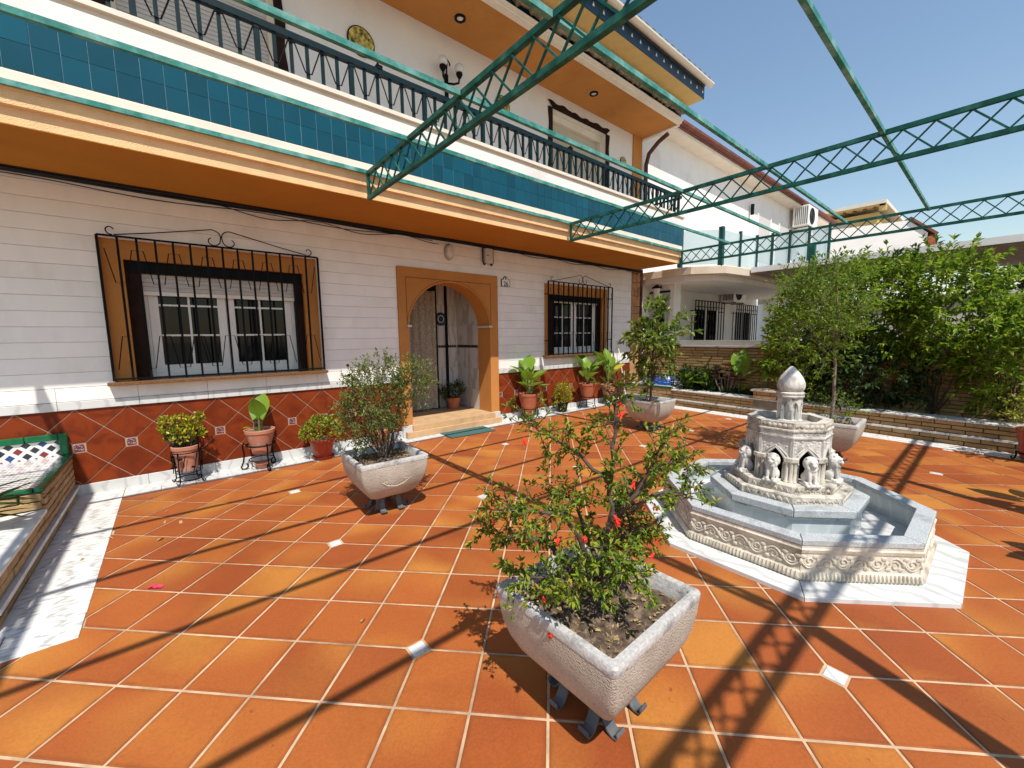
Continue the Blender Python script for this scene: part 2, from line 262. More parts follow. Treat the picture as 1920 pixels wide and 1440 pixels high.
# ---------------------------------------------------------------- mesh helpers
COL = scene.collection
def link(o): COL.objects.link(o); return o
def put(me_or_none, name, parent=None, loc=(0, 0, 0), rot=(0, 0, 0), scale=(1, 1, 1)):
    o = bpy.data.objects.new(name, me_or_none); link(o)
    o.location = loc; o.rotation_euler = rot; o.scale = scale
    if parent: o.parent = parent
    return o
def tag(o, label, cat, group=None, kind=None):
    if label: o['label'] = label
    if cat: o['category'] = cat
    if group: o['group'] = group
    if kind: o['kind'] = kind
    return o
def empty(name, loc=(0, 0, 0), rz=0.0, label=None, cat=None, group=None):
    o = put(None, name, None, loc, (0, 0, rz)); o.empty_display_size = 0.1
    if label: tag(o, label, cat, group)
    return o
class MB:
    def __init__(s): s.v = []; s.f = []
    def add(s, vs, fs):
        n = len(s.v); s.v += [tuple(p) for p in vs]; s.f += [tuple(i + n for i in f) for f in fs]; return s
    def box(s, x0, x1, y0, y1, z0, z1):
        return s.add([(x0, y0, z0), (x1, y0, z0), (x1, y1, z0), (x0, y1, z0), (x0, y0, z1), (x1, y0, z1), (x1, y1, z1), (x0, y1, z1)],
                     [(0, 3, 2, 1), (4, 5, 6, 7), (0, 1, 5, 4), (1, 2, 6, 5), (2, 3, 7, 6), (3, 0, 4, 7)])
    def slab(s, poly, z0, z1, c=0.0):
        """prism over a counter-clockwise outline, its top edge chamfered by c"""
        n = len(poly); cx = sum(p[0] for p in poly) / n; cy = sum(p[1] for p in poly) / n
        rings = [[(x, y, z0) for x, y in poly]]
        if c:
            rings.append([(x, y, z1 - c) for x, y in poly])
            ins = []
            for i in range(n):
                p = Vector(poly[i]); a = (Vector(poly[i - 1]) - p).normalized(); b = (Vector(poly[(i + 1) % n]) - p).normalized()
                bis = a + b; sn = max(0.3, abs(a.x * b.y - a.y * b.x)); ins.append((p.x + bis.x * c / sn, p.y + bis.y * c / sn, z1))
            rings.append(ins)
        else: rings.append([(x, y, z1) for x, y in poly])
        vs = [p for r in rings for p in r]; fs = []
        for k in range(len(rings) - 1):
            for i in range(n): j = (i + 1) % n; fs.append((k * n + i, k * n + j, (k + 1) * n + j, (k + 1) * n + i))
        fs.append(tuple(range(n))[::-1]); fs.append(tuple((len(rings) - 1) * n + i for i in range(n)))
        return s.add(vs, fs)
    def bar(s, p, q, w, h=None, up=(0, 0, 1)):
        """square bar from p to q, w wide and h high"""
        h = h or w; p = Vector(p); q = Vector(q); d = (q - p).normalized(); u = Vector(up)
        if abs(d.dot(u)) > 0.98: u = Vector((0, 1, 0)) if abs(d.y) < 0.9 else Vector((1, 0, 0))
        a = d.cross(u).normalized() * (w / 2); b = a.cross(d).normalized() * (h / 2)
        vs = [p - a - b, p + a - b, p + a + b, p - a + b, q - a - b, q + a - b, q + a + b, q - a + b]
        return s.add(vs, [(0, 1, 2, 3), (7, 6, 5, 4), (0, 4, 5, 1), (1, 5, 6, 2), (2, 6, 7, 3), (3, 7, 4, 0)])
    def tube(s, pts, r, n=6, closed=False, cap=True):
        pts = [Vector(p) for p in pts]; m = len(pts); rs = r if isinstance(r, (list, tuple)) else [r] * m
        d0 = (pts[1] - pts[0]).normalized(); u = Vector((0, 0, 1)) if abs(d0.z) < 0.9 else Vector((1, 0, 0)); a = d0.cross(u).normalized()
        vs = []
        for i, p in enumerate(pts):
            if closed: d = pts[(i + 1) % m] - pts[i - 1]
            else: d = pts[min(i + 1, m - 1)] - pts[max(i - 1, 0)]
            d.normalize(); a = (a - d * a.dot(d)); a = a.normalized() if a.length > 1e-6 else d.orthogonal().normalized(); b = d.cross(a)
            for k in range(n): t = 2 * math.pi * k / n; vs.append(p + (a * math.cos(t) + b * math.sin(t)) * rs[i])
        fs = []
        for i in range(m if closed else m - 1):
            for k in range(n): j = (i + 1) % m; fs.append((i * n + k, i * n + (k + 1) % n, j * n + (k + 1) % n, j * n + k))
        if cap and not closed: fs += [tuple(range(n))[::-1], tuple((m - 1) * n + k for k in range(n))]
        return s.add(vs, fs)
    def lathe(s, prof, n=24, c=(0, 0, 0), rot=0.0, cap=True, sy=1.0):
        vs = []
        for r, z in prof:
            for k in range(n): t = 2 * math.pi * k / n + rot; vs.append((c[0] + r * math.cos(t), c[1] + r * math.sin(t) * sy, c[2] + z))
        fs = []
        for i in range(len(prof) - 1):
            for k in range(n): fs.append((i * n + k, i * n + (k + 1) % n, (i + 1) * n + (k + 1) % n, (i + 1) * n + k))
        if cap: fs += [tuple(range(n))[::-1], tuple((len(prof) - 1) * n + k for k in range(n))]
        return s.add(vs, fs)
    def ball(s, c, rx, ry=None, rz=None, n=10, m=7):
        ry = ry or rx; rz = rz or rx; vs = []; fs = []
        for i in range(m + 1):
            a = math.pi * i / m
            for k in range(n): t = 2 * math.pi * k / n; vs.append((c[0] + rx * math.sin(a) * math.cos(t), c[1] + ry * math.sin(a) * math.sin(t), c[2] - rz * math.cos(a)))
        for i in range(m):
            for k in range(n): fs.append((i * n + k, i * n + (k + 1) % n, (i + 1) * n + (k + 1) % n, (i + 1) * n + k))
        return s.add(vs, fs)
    def xf(s, M):
        s.v = [tuple(M @ Vector(p)) for p in s.v]; return s
    def mesh(s, name, mat, smooth=False):
        me = bpy.data.meshes.new(name); me.from_pydata(s.v, [], s.f)
        if mat: me.materials.append(MAT[mat])
        me.validate(); me.update()
        bm = bmesh.new(); bm.from_mesh(me); bmesh.ops.remove_doubles(bm, verts=bm.verts, dist=1e-6); bmesh.ops.recalc_face_normals(bm, faces=bm.faces); bm.to_mesh(me); bm.free()
        if smooth:
            for p in me.polygons: p.use_smooth = True
            try: me.set_sharp_from_angle(angle=R_(38))
            except Exception: pass
        return me
    def build(s, name, mat, parent=None, smooth=False, loc=(0, 0, 0), rot=(0, 0, 0)):
        return put(s.mesh(name, mat, smooth), name, parent, loc, rot)
def bevel(o, w=0.004, seg=2):
    md = o.modifiers.new('bevel', 'BEVEL'); md.width = w; md.segments = seg; md.limit_method = 'ANGLE'; md.angle_limit = R_(40); return o
CACHE = {}
def chambox(dx, dy, dz, c, mat):
    """shared mesh: a block from the origin to (dx, dy, dz) with all edges chamfered a little"""
    k = (round(dx, 3), round(dy, 3), round(dz, 3), c, mat)
    if k not in CACHE:
        m = MB(); vs = []
        for (ax) in range(3): pass
        X, Y, Z = (0, c, dx - c, dx), (0, c, dy - c, dy), (0, c, dz - c, dz)
        bm = bmesh.new(); bmesh.ops.create_cube(bm, size=1.0)
        for v in bm.verts: v.co = Vector(((v.co.x + .5) * dx, (v.co.y + .5) * dy, (v.co.z + .5) * dz))
        bmesh.ops.bevel(bm, geom=list(bm.edges), offset=c, segments=1, affect='EDGES', profile=0.5)
        me = bpy.data.meshes.new('block'); bm.to_mesh(me); bm.free(); me.materials.append(MAT[mat]); CACHE[k] = me
    return CACHE[k]
def copy_tree(o, parent=None):
    c = o.copy(); link(c)
    c.parent = parent
    for ch in list(o.children): copy_tree(ch, c)
    return c
def arc_pts(cx, cz, r, a0, a1, n):
    return [(cx + r * math.cos(R_(a0 + (a1 - a0) * i / n)), cz + r * math.sin(R_(a0 + (a1 - a0) * i / n))) for i in range(n + 1)]
def spiral(cx, cz, r0, r1, a0, a1, n):
    return [(cx + (r0 + (r1 - r0) * i / n) * math.cos(R_(a0 + (a1 - a0) * i / n)), cz + (r0 + (r1 - r0) * i / n) * math.sin(R_(a0 + (a1 - a0) * i / n))) for i in range(n + 1)]
def holed(m, x0, x1, z0, z1, inner, y0, y1):
    """a panel x0..x1, z0..z1 between depths y0 (front) and y1 with an opening that starts at its bottom; inner runs from bottom left over the top to bottom right"""
    cx = (inner[0][0] + inner[-1][0]) / 2; cz = inner[1][1]
    outer = []
    for x, z in inner:
        if z <= cz + 1e-6: outer.append((x0 if x < cx else x1, z)); continue
        dx, dz = x - cx, z - cz; t = 1e9
        if dx < -1e-9: t = min(t, (x0 - cx) / dx)
        if dx > 1e-9: t = min(t, (x1 - cx) / dx)
        if dz > 1e-9: t = min(t, (z1 - cz) / dz)
        outer.append((cx + dx * t, cz + dz * t))
    # keep the panel's corners square
    for cxr in (x0, x1):
        k = min(range(len(outer)), key=lambda i: (outer[i][0] - cxr) ** 2 + (outer[i][1] - z1) ** 2); outer[k] = (cxr, z1)
    n = len(inner); vs = []
    for y in (y0, y1):
        vs += [(x, y, z) for x, z in inner] + [(x, y, z) for x, z in outer]
    fs = []
    for i in range(n - 1):
        fs += [(i, i + 1, n + i + 1, n + i), (2 * n + i, 3 * n + i, 3 * n + i + 1, 2 * n + i + 1),
               (i, 2 * n + i, 2 * n + i + 1, i + 1), (n + i, n + i + 1, 3 * n + i + 1, 3 * n + i)]
    fs += [(0, n, 3 * n, 2 * n), (n - 1, 3 * n - 1, 4 * n - 1, 2 * n - 1)]
    return m.add(vs, fs)
rng = random.Random(7)
def rv(r=None):
    r = r or rng
    while True:
        v = Vector((r.uniform(-1, 1), r.uniform(-1, 1), r.uniform(-1, 1)))
        if 0.01 < v.length < 1: return v.normalized()
class Leaves:
    """many small folded leaves gathered into one crown mesh"""
    def __init__(s, seed=1): s.P = []; s.D = []; s.N = []; s.S = []; s.r = random.Random(seed)
    def leaf(s, p, d, l, w, up=None):
        s.P.append(tuple(p)); s.D.append(tuple(d)); s.N.append(tuple(up or (0, 0, 1))); s.S.append((l, w))
    def twig(s, p, d, length, n, l, w, spread=0.9, tip=3):
        r = s.r; p = Vector(p); d = Vector(d).normalized()
        for i in range(n):
            t = (i + 0.4) / n; q = p + d * (length * t)
            ld = (d * (1 - spread * 0.55) + rv(r) * spread).normalized()
            k = r.uniform(0.7, 1.2); s.leaf(q, ld, l * k, w * k, (r.uniform(-.5, .5), r.uniform(-.5, .5), 1))
        for i in range(tip):
            ld = (d + rv(r) * 0.6).normalized(); k = r.uniform(0.7, 1.1); s.leaf(p + d * length, ld, l * k, w * k, (r.uniform(-.5, .5), r.uniform(-.5, .5), 1))
    def mesh(s, name, mat, fold=0.25, droop=0.12, wide=0.5):
        P = np.array(s.P); D = np.array(s.D); U = np.array(s.N); S = np.array(s.S); n = len(P)
        D /= np.linalg.norm(D, axis=1)[:, None]
        A = np.cross(D, U); ln = np.linalg.norm(A, axis=1); A[ln < 1e-4] = (1, 0, 0); A /= np.linalg.norm(A, axis=1)[:, None]
        N = np.cross(A, D); l = S[:, :1]; w = S[:, 1:]
        v = np.empty((n, 4, 3)); mid = P + D * l * wide
        v[:, 0] = P; v[:, 1] = mid + A * w * .5 + N * w * fold; v[:, 2] = P + D * l - N * l * droop; v[:, 3] = mid - A * w * .5 + N * w * fold
        me = bpy.data.meshes.new(name); me.vertices.add(n * 4); me.vertices.foreach_set('co', v.reshape(-1))
        idx = np.arange(n)[:, None] * 4 + np.array([0, 1, 2, 0, 2, 3]); me.loops.add(n * 6); me.loops.foreach_set('vertex_index', idx.reshape(-1).astype(np.int32))
        me.polygons.add(n * 2); me.polygons.foreach_set('loop_start', (np.arange(n * 2) * 3).astype(np.int32))
        me.materials.append(MAT[mat]); me.update(calc_edges=True); me.validate(); return me
    def build(s, name, mat, parent=None, **k): return put(s.mesh(name, mat, **k), name, parent)
def wob(pts, amt, seed=0, k=3):
    """subdivide a branch and let it wander"""
    r = random.Random(seed); out = [Vector(pts[0])]
    for a, b in zip(pts, pts[1:]):
        a = Vector(a); b = Vector(b)
        for i in range(1, k + 1):
            q = a.lerp(b, i / k)
            if i < k: q += rv(r) * amt
            out.append(q)
    return out
# ---------------------------------------------------------------- ground and terrace floor
tag(MB().slab([(-300, -300), (300, -300), (300, 300), (-300, 300)], -0.3, -0.06).build('ground', 'ground_earth'), None, None, kind='structure')
PITCH, ANG = 0.335, R_(45.4); CA, SA = math.cos(ANG), math.sin(ANG)
def lat(i, j): return PITCH * (i * CA + j * SA), PITCH * (-i * SA + j * CA) - 4.21
floor = tag(MB().slab([(-3.4, -9.5), (8.0, -9.5), (8.0, 0.0), (-3.4, 0.0)], -0.06, -0.004).build('floor', 'grout'), None, None, kind='structure')
G = 0.0062; H = PITCH / 2 - G; CUT = 0.062 + 0.006
def tile_poly(cut):
    p = []
    for k, (sx, sy) in enumerate(((-1, -1), (1, -1), (1, 1), (-1, 1))):
        if k == cut:
            d = CUT
            a = (sx * H, sy * (PITCH / 2 - d)); b = (sx * (PITCH / 2 - d), sy * H)
            p += [a, b] if k in (0, 2) else [b, a]
        else: p.append((sx * H, sy * H))
    return p
TILE = {c: MB().slab(tile_poly(c), -0.006, 0.0, 0.003).mesh('floor_tile', 'terracotta') for c in (None, 0, 1, 2, 3)}
INS = MB().slab([(-0.056, 0), (0, -0.056), (0.056, 0), (0, 0.056)], -0.006, 0.001, 0.002).mesh('marble_inset', 'marble')
def is_ins(i, j): return i % 3 == 0 and j % 3 == 0 and ((i + j) // 3) % 2 == 0
def to_px(p):
    d = Vector(p) - CAM; zz = -d.dot(CZ)
    return (960 + 760.72 * d.dot(CX) / zz, 720 - 760.72 * d.dot(CY) / zz, zz)
tiles = []; insets = []
for i in range(-34, 34):
    for j in range(-24, 34):
        x, y = lat(i + .5, j + .5)
        if x < -2.3 or x > 7.85 or y > -0.25 or y < -8.2: continue
        if x < -1.72 and y > -2.6: continue
        if (x - 2.96) ** 2 + (y + 4.95) ** 2 < 0.72 ** 2: continue
        cut = None
        for k, (di, dj) in enumerate(((0, 0), (1, 0), (1, 1), (0, 1))):
            if is_ins(i + di, j + dj): cut = k
        u, vv, zz = to_px((x, y, 0)); vis = zz > 0.3 and -80 < u < 2000 and 0 < vv < 1560
        tiles.append((vis, zz if zz > 0 else 99, x, y, cut))
        if is_ins(i, j):
            xi, yi = lat(i, j)
            u, vv, zz = to_px((xi, yi, 0))
            if zz > 0.3 and -60 < u < 1980 and vv < 1500 and yi < -0.4 and xi > -1.3 and xi < 7.6 and (xi - 2.96) ** 2 + (yi + 4.95) ** 2 > 1: insets.append((xi, yi))
tiles.sort(key=lambda t: (not t[0], t[1]))
for t in tiles[:298]: put(TILE[t[4]], 'floor_tile', floor, (t[2], t[3], 0), (0, 0, -ANG))
far = MB(); cr, sr = math.cos(-ANG), math.sin(-ANG)
for vis, zz, x, y, cut in tiles[298:]:
    far.slab([(x + cr * a - sr * b, y + sr * a + cr * b) for a, b in tile_poly(cut)], -0.006, 0.0, 0.003)
tag(far.build('floor_tiles_beyond', 'terracotta_far', floor), None, None, kind='stuff')
for x, y in insets: put(INS, 'marble_inset', floor, (x, y, 0), (0, 0, -ANG))
def slabs_along(x0, x1, y0, y1, n, axis, mat, gap=0.003, name='marble_slab', z0=-0.004, z1=0.005):
    for k in range(n):
        if axis == 'x': a, b, c, d = x0 + (x1 - x0) * k / n + gap, x0 + (x1 - x0) * (k + 1) / n - gap, y0, y1
        else: a, b, c, d = x0, x1, y0 + (y1 - y0) * k / n + gap, y0 + (y1 - y0) * (k + 1) / n - gap
        me = chambox(b - a, d - c, z1 - z0, 0.0015, mat); put(me, name, floor, (a, c, z0))
slabs_along(-1.36, 7.6, -0.37, -0.19, 30, 'x', 'marble')
slabs_along(-1.36, 7.6, -0.185, -0.02, 22, 'x', 'marble')
slabs_along(-1.72, -1.365, -2.66, -0.02, 9, 'y', 'marble_old')
slabs_along(-2.3, -1.365, -2.93, -2.665, 3, 'x', 'marble_old')

# ---------------------------------------------------------------- the house
house = empty('house', (3, 0, 0), 0, 'white and orange two-storey house with blue tiled balcony', 'house')
HM = Matrix.Translation((-3, 0, 0))
def hp(o, parent=None):
    """parent to the house (or one of its parts) without moving"""
    p = parent or house; o.parent = p
    o.matrix_parent_inverse = (Matrix.Translation((3, 0, 0)) if p is house else p_world(p)).inverted(); return o
def p_world(p):
    M = Matrix.LocRotScale(p.location, p.rotation_euler, p.scale)
    if p.parent: M = p_world(p.parent) @ p.matrix_parent_inverse @ M
    return M
W1 = (-1.335, 0.74, 1.165, 2.657); DR = (1.87, 3.80, 0.0, 2.685); W2 = (5.025, 7.125, 1.20, 2.657)
HX0, HX1 = -4.2, 8.05
wall = MB()
for a, b, c, d in ((HX0, W1[0], 0, 3.3), (W1[0], W1[1], 0, 1.129), (W1[0], W1[1], 2.658, 3.3), (W1[1], 1.96, 0, 3.3), (1.96, 3.68, 2.6, 3.3), (3.68, W2[0], 0, 3.3),
                   (W2[0], W2[1], 0, 1.163), (W2[0], W2[1], 2.658, 3.3), (W2[1], 8.44, 0, 3.3)):
    wall.box(a, b, 0.0, 0.32, c, d)
ground_wall = hp(wall.build('ground_floor_wall', 'white_plaster'))
for k in range(14):     # siding boards, cut at the openings
    z0 = 1.132 + 0.1525 * k; z1 = min(z0 + 0.1525, 3.26)
    xs = [(HX0, HX1)]
    for (a, b, c, d) in (W1, DR, W2):
        if z0 < d - 0.03 and z1 > c + 0.03 or (c < 0.1 and z0 < d - .03):
            xs = [s for (p, q) in xs for s in ((p, min(q, a)), (max(p, b), q)) if s[1] - s[0] > 0.02]
    for p, q in xs:
        hp(put(chambox(q - p, 0.024, z1 - z0 - 0.0022, 0.0035, 'siding'), 'siding_board', None, (p, -0.022, z0 + 0.0015)), ground_wall)
# white ledge band over the dado
xs = [(HX0, 1.87), (3.80, HX1)]
for p, q in xs:
    n = max(1, round((q - p) / 0.6))
    for k in range(n):
        a = p + (q - p) * k / n; b = p + (q - p) * (k + 1) / n
        hp(put(chambox(b - a - .002, 0.040, 0.085, 0.004, 'marble'), 'ledge_slab', None, (a, -0.034, 0.905)), ground_wall)
        hp(put(chambox(b - a - .002, 0.028, 0.136, 0.003, 'siding'), 'band_board', None, (a, -0.026, 0.993)), ground_wall)
        hp(put(chambox(b - a - .002, 0.03, 0.118, 0.003, 'marble'), 'skirting_slab', None, (a, -0.028, 0.0)), ground_wall)
# dado of diagonal red tiles
D = 0.395; hD = D / 2
dado = MB()
for p, q in xs: dado.box(p, q, -0.010, -0.002, 0.118, 0.903)
dado = hp(dado.build('dado', 'dado_grout'))
def clipz(poly, z, keep_above):
    out = []
    for i in range(len(poly)):
        a, b = poly[i], poly[(i + 1) % len(poly)]; ia = (a[1] >= z) == keep_above; ib = (b[1] >= z) == keep_above
        if ia: out.append(a)
        if ia != ib: t = (z - a[1]) / (b[1] - a[1]); out.append((a[0] + (b[0] - a[0]) * t, z))
    return out
def clipx(poly, x, keep_right):
    return [(b, a) for a, b in clipz([(b, a) for a, b in poly], x, keep_right)]
DM = {}
def dado_piece(poly, cx, cz, mat='dado_tile', name='dado_tile', yf=-0.0145):
    key = (tuple((round(a - cx, 3), round(b - cz, 3)) for a, b in poly), mat)
    if key not in DM:
        m = MB().slab([(a - cx, b - cz) for a, b in poly], 0, 0.0065, 0.002)
        DM[key] = m.xf(Matrix.Rotation(R_(90), 4, 'X')).mesh(name, mat)
    hp(put(DM[key], name, None, (cx, -0.009, cz)), dado)
g = 0.006
for (p, q) in xs:
    for k in range(-8, 24):
        for (ox, oz) in ((0.5, 0.0), (0.0, 0.5), (0.0, -0.5), (0.5, 1.0), (0.5, -1.0)):
            cx = -1.269 + D * (k + ox); cz = 0.506 + D * oz
            h = hD - g; e = 0.046
            if oz == 0.0: poly = [(cx - h + e, cz - e), (cx, cz - h), (cx + h - e, cz - e), (cx + h - e, cz + e), (cx, cz + h), (cx - h + e, cz + e)]
            elif oz == 0.5: poly = [(cx - e, cz - h + e), (cx + e, cz - h + e), (cx + h, cz), (cx, cz + h), (cx - h, cz)]
            elif oz == -0.5: poly = [(cx - h, cz), (cx, cz - h), (cx + h, cz), (cx + e, cz + h - e), (cx - e, cz + h - e)]
            else: poly = [(cx - h, cz), (cx, cz - h), (cx + h, cz), (cx, cz + h)]
            for z, ab in ((0.120, True), (0.901, False)): poly = clipz(poly, z, ab) if poly else poly
            for x, rt in ((p + .004, True), (q - .004, False)): poly = clipx(poly, x, rt) if poly else poly
            if len(poly) < 3: continue
            area = abs(sum(poly[i - 1][0] * poly[i][1] - poly[i][0] * poly[i - 1][1] for i in range(len(poly)))) / 2
            if area < 0.0012: continue
            u, vv, zz = to_px((cx, 0, cz))
            if zz < .3 or u < -150: continue
            dado_piece(poly, cx, cz)
        cx = -1.269 + D * k; e = 0.036
        if p + e < cx < q - e and to_px((cx, 0, .5))[0] > -60: dado_piece([(cx - e, 0.506 - e), (cx + e, 0.506 - e), (cx + e, 0.506 + e), (cx - e, 0.506 + e)], cx, 0.506, 'insert_tile', 'patterned_inset')

# ------------------------------------------------ windows
def window(W, ix0, ix1, shutter_z, curtain, label):
    x0, x1, z0, z1 = W
    win = hp(put(None, 'window', None, (0, 0, 0))); win.empty_display_size = .1
    win['label'] = label
    def P(mb, n, mat, par=win): o = mb.build(n, mat); o.parent = par; return o
    m = MB(); t = 0.168
    for a, b, c, d in ((x0, x0 + t, z0, z1), (x1 - t, x1, z0, z1), (x0 + t, x1 - t, z1 - t - .03, z1)): m.box(a, b, 0.030, 0.10, c, d)
    P(m, 'surround', 'orange_plaster')
    for a, b, c, d in ((x0 + t, ix0 + .012, z0, z1 - t), (ix1 - .012, x1 - t, z0, z1 - t)): P(MB().box(a, b, 0.095, 0.24, c, d), 'reveal', 'dark_wood')
    P(MB().box(ix0 - .07, ix1 + .07, 0.085, 0.22, 2.33, z1 - t - .031), 'shutter_box', 'dark_metal')
    s = bevel(P(MB().box(x0 - .055, x1 + .035, -0.135, 0.30, z0 - .035, z0), 'sill', 'sill_stone'))
    sh = P(MB().box(ix0, ix1, 0.150, 0.160, shutter_z, 2.34), 'roller_shutter', 'shutter_grey')
    n = max(1, round((2.34 - shutter_z) / 0.045))
    for k in range(n):
        zz = shutter_z + (2.34 - shutter_z) * k / n; hh = (2.34 - shutter_z) / n
        o = put(chambox(ix1 - ix0, 0.012, hh - .004, 0.003, 'white_plastic' if k == 0 else 'shutter_grey'), 'shutter_slat', sh, (ix0, 0.140, zz))
    P(MB().box(ix0 - .05, ix1 + .05, 0.30, 0.31, z0, 2.4), 'dark_backing', 'dark_metal')
    # two sashes, each two by three panes
    mid = (ix0 + ix1) / 2; fz0 = z0 + .012; fz1 = 2.34; f = 0.085
    m = MB()
    for a, b, c, d in ((ix0, ix0 + .05, fz0, fz1), (ix1 - .05, ix1, fz0, fz1), (ix0 + .05, ix1 - .05, fz0, fz0 + .05)): m.box(a, b, .185, .245, c, d)
    bevel(P(m, 'window_frame', 'white_plastic'))
    for sx0, sx1 in ((ix0 + .052, mid - .002), (mid + .002, ix1 - .052)):
        m = MB()
        for a, b, c, d in ((sx0, sx0 + f, fz0 + .052, fz1), (sx1 - f, sx1, fz0 + .052, fz1), (sx0 + f, sx1 - f, fz0 + .052, fz0 + .052 + f)): m.box(a, b, .195, .235, c, d)
        sa = bevel(P(m, 'sash', 'white_plastic'))
        gx0, gx1, gz0 = sx0 + f, sx1 - f, fz0 + .052 + f; gm = (gx0 + gx1) / 2; rows = (gz0, 1.655, 2.0, 2.34); hb = 0.011
        for c in range(2):
            for r in range(3):
                a = gx0 + .001 if c == 0 else gm + hb; b = gm - hb if c == 0 else gx1 - .001
                MB().box(a, b, .214, .220, rows[r] + (hb if r else 0.001), rows[r + 1] - hb).build('pane', 'glass_dark', sa)
        MB().box(gm - hb + .0005, gm + hb - .0005, .204, .226, gz0, 2.34).build('muntin', 'white_plastic', sa)
        for r in (1, 2): MB().box(gx0 + .001, gx1 - .001, .207, .223, rows[r] - hb + .0005, rows[r] + hb - .0005).build('muntin', 'white_plastic', sa)
    return win
window(W1, -1.06, 0.485, 2.10, False, 'left ground floor window with half rolled shutter and white sashes')
window(W2, 5.39, 6.925, 2.30, True, 'right ground floor window with white sashes and dark shutter box')
def grille(x0, x1, z0, z1, y, nbar, cage, label):
    g = hp(put(None, 'window_grille', None, (0, 0, 0))); g['label'] = label
    def P(mb, n): o = mb.build(n, 'black_iron', g); return o
    P(MB().bar((x0, y, z1), (x1, y, z1), .018), 'frame_bar'); P(MB().bar((x0, y, z0 + .02), (x1, y, z0 + .02), .016), 'frame_bar')
    sp = (x1 - x0) / (nbar - 1)
    for k in range(nbar): P(MB().bar((x0 + sp * k, y - (.001 if 0 < k < nbar - 1 else 0), z0), (x0 + sp * k, y - (.001 if 0 < k < nbar - 1 else 0), z1), .020 if k % (nbar - 1) else .022), 'grille_bar')
    if cage:
        for x in (x0, x1):
            for zz in (z1 - .25, z0 + .3): P(MB().bar((x, y, zz), (x, 0.0, zz), .018), 'side_bar')
    for (hi, lo, first) in ((z1 - .13, z1 - .47, True), (z0 + .47, z0 + .12, False)):      # bent wire ornament
        if not first and cage: lo = z0 + .1
        pts = []; w = .045
        for k in range(nbar):
            x = x0 + sp * k; zz = hi if k % 2 == 0 else lo
            if not first: zz = lo if k % 2 == 0 else hi
            pts += [(x - w, y - .013, zz), (x + w, y - .013, zz)]
        P(MB().tube(pts[1:-1], .0045, 4), 'wire_ornament')
    cx = (x0 + x1) / 2
    for sgn in (-1, 1):      # scrolls on top
        def X(pts): return [(cx + sgn * a, y, b) for a, b in pts]
        hw = (x1 - x0) / 2 - .13; pts = spiral(.10, z1 + .058, .022, .06, 300, 20, 8)[:9]
        s = spiral(.085, z1 + .070, .025, .075, 420, 180, 14) + arc_pts(.085, z1 + .105, .082, 170, 70, 6) + [(.35, z1 + .130), (.6, z1 + .075), (hw, z1 + .015)]
        P(MB().tube(X(s), .006, 5), 'scroll')
        P(MB().tube(X(spiral(hw + .02, z1 + .062, .020, .050, 520, 260, 14)), .006, 5), 'scroll')
    return g
grille(-1.337, 0.740, 1.175, 2.668, -0.085, 15, False, 'black iron grille over the left ground floor window')
grille(5.03, 7.128, 1.20, 2.69, -0.13, 15, True, 'black iron cage grille over the right ground floor window')

# ------------------------------------------------ entrance: arch, porch, steps
dx0, dx1, dz1 = 1.87, 3.80, 2.685; ax0, ax1, spz = 2.03, 3.615, 1.74; acx = (ax0 + ax1) / 2; ar = (ax1 - ax0) / 2
inner = [(ax0, 0.20), (ax0, spz)] + [(acx + ar * math.cos(t), spz + ar * 0.955 * math.sin(t)) for t in [math.pi - math.pi * i / 28 for i in range(1, 28)]] + [(ax1, spz), (ax1, 0.20)]
ent = hp(holed(MB(), dx0, dx1, 0.20, dz1, inner, -0.055, 0.33).build('entrance_arch', 'orange_plaster'))
ent['label'] = 'orange plaster arch round the entrance'
def onent(mb, n, mat, **k): o = mb.build(n, mat, **k); return hp(o, ent)
m = MB()
for a, b, c, d in ((2.0, 2.012, 1.80, 2.53), (3.63, 3.642, 1.80, 2.53), (2.012, 3.63, 2.522, 2.534)): m.box(a, b, -0.0565, -0.05, c, d)
onent(m, 'groove_line', 'groove_red')
pts = [(acx + (ar + .03) * math.cos(t), -0.054, spz + (ar * .955 + .03) * math.sin(t)) for t in [math.pi * i / 30 for i in range(31)]]
onent(MB().tube(pts, .005, 4), 'arch_line', 'groove_red')
for a, b in ((ax0 - .03, ax0 + .035), (ax1 - .04, ax1 + .03)): onent(MB().box(a, b, -0.085, 0.33, spz + .02, spz + .052), 'impost', 'marble')
for a, b in ((dx0 - .012, ax0 + .012), (ax1 - .012, dx1 + .012)): bevel(onent(MB().box(a, b, -0.075, 0.32, 0.0, 0.20), 'plinth', 'marble'), .006)
# porch
PX0, PX1, PY = 1.75, 3.625, 1.08
porch = hp(MB().box(PX0, PX1, 0.33, PY, 0.0, 0.20).box(ax0 + .013, ax1 - .013, -0.06, 0.33, 0.0, 0.1995).build('porch_floor', 'travertine'))
def inporch(mb, n, mat): return hp(mb.build(n, mat), porch)
inporch(MB().box(PX0, PX1, 0.331, PY, 2.62, 2.66), 'porch_ceiling', 'white_plaster')
inporch(MB().box(PX1, PX1 + .05, 0.331, PY + .05, 0.0, 2.66).box(PX0 - .05, PX0, .331, PY + .05, 0, 2.66).box(PX0, PX1, PY, PY + .05, 0.0, 2.66), 'porch_wall', 'concrete')
for r in range(6):
    for c in range(2):
        z = 0.205 + .395 * r
        if r >= 3: z += .05
        inporch(MB().box(PX1 - .012, PX1 - .001, .334 + .37 * c, .334 + .37 * c + .366, z, min(z + .39, 2.61)), 'porch_tile', 'porch_tile')
    z = 0.205 + .395 * r + (.05 if r >= 3 else 0)
    inporch(MB().box(PX1 - .50, PX1 - .014, PY - .012, PY - .001, z, min(z + .39, 2.61)), 'porch_tile', 'porch_tile')
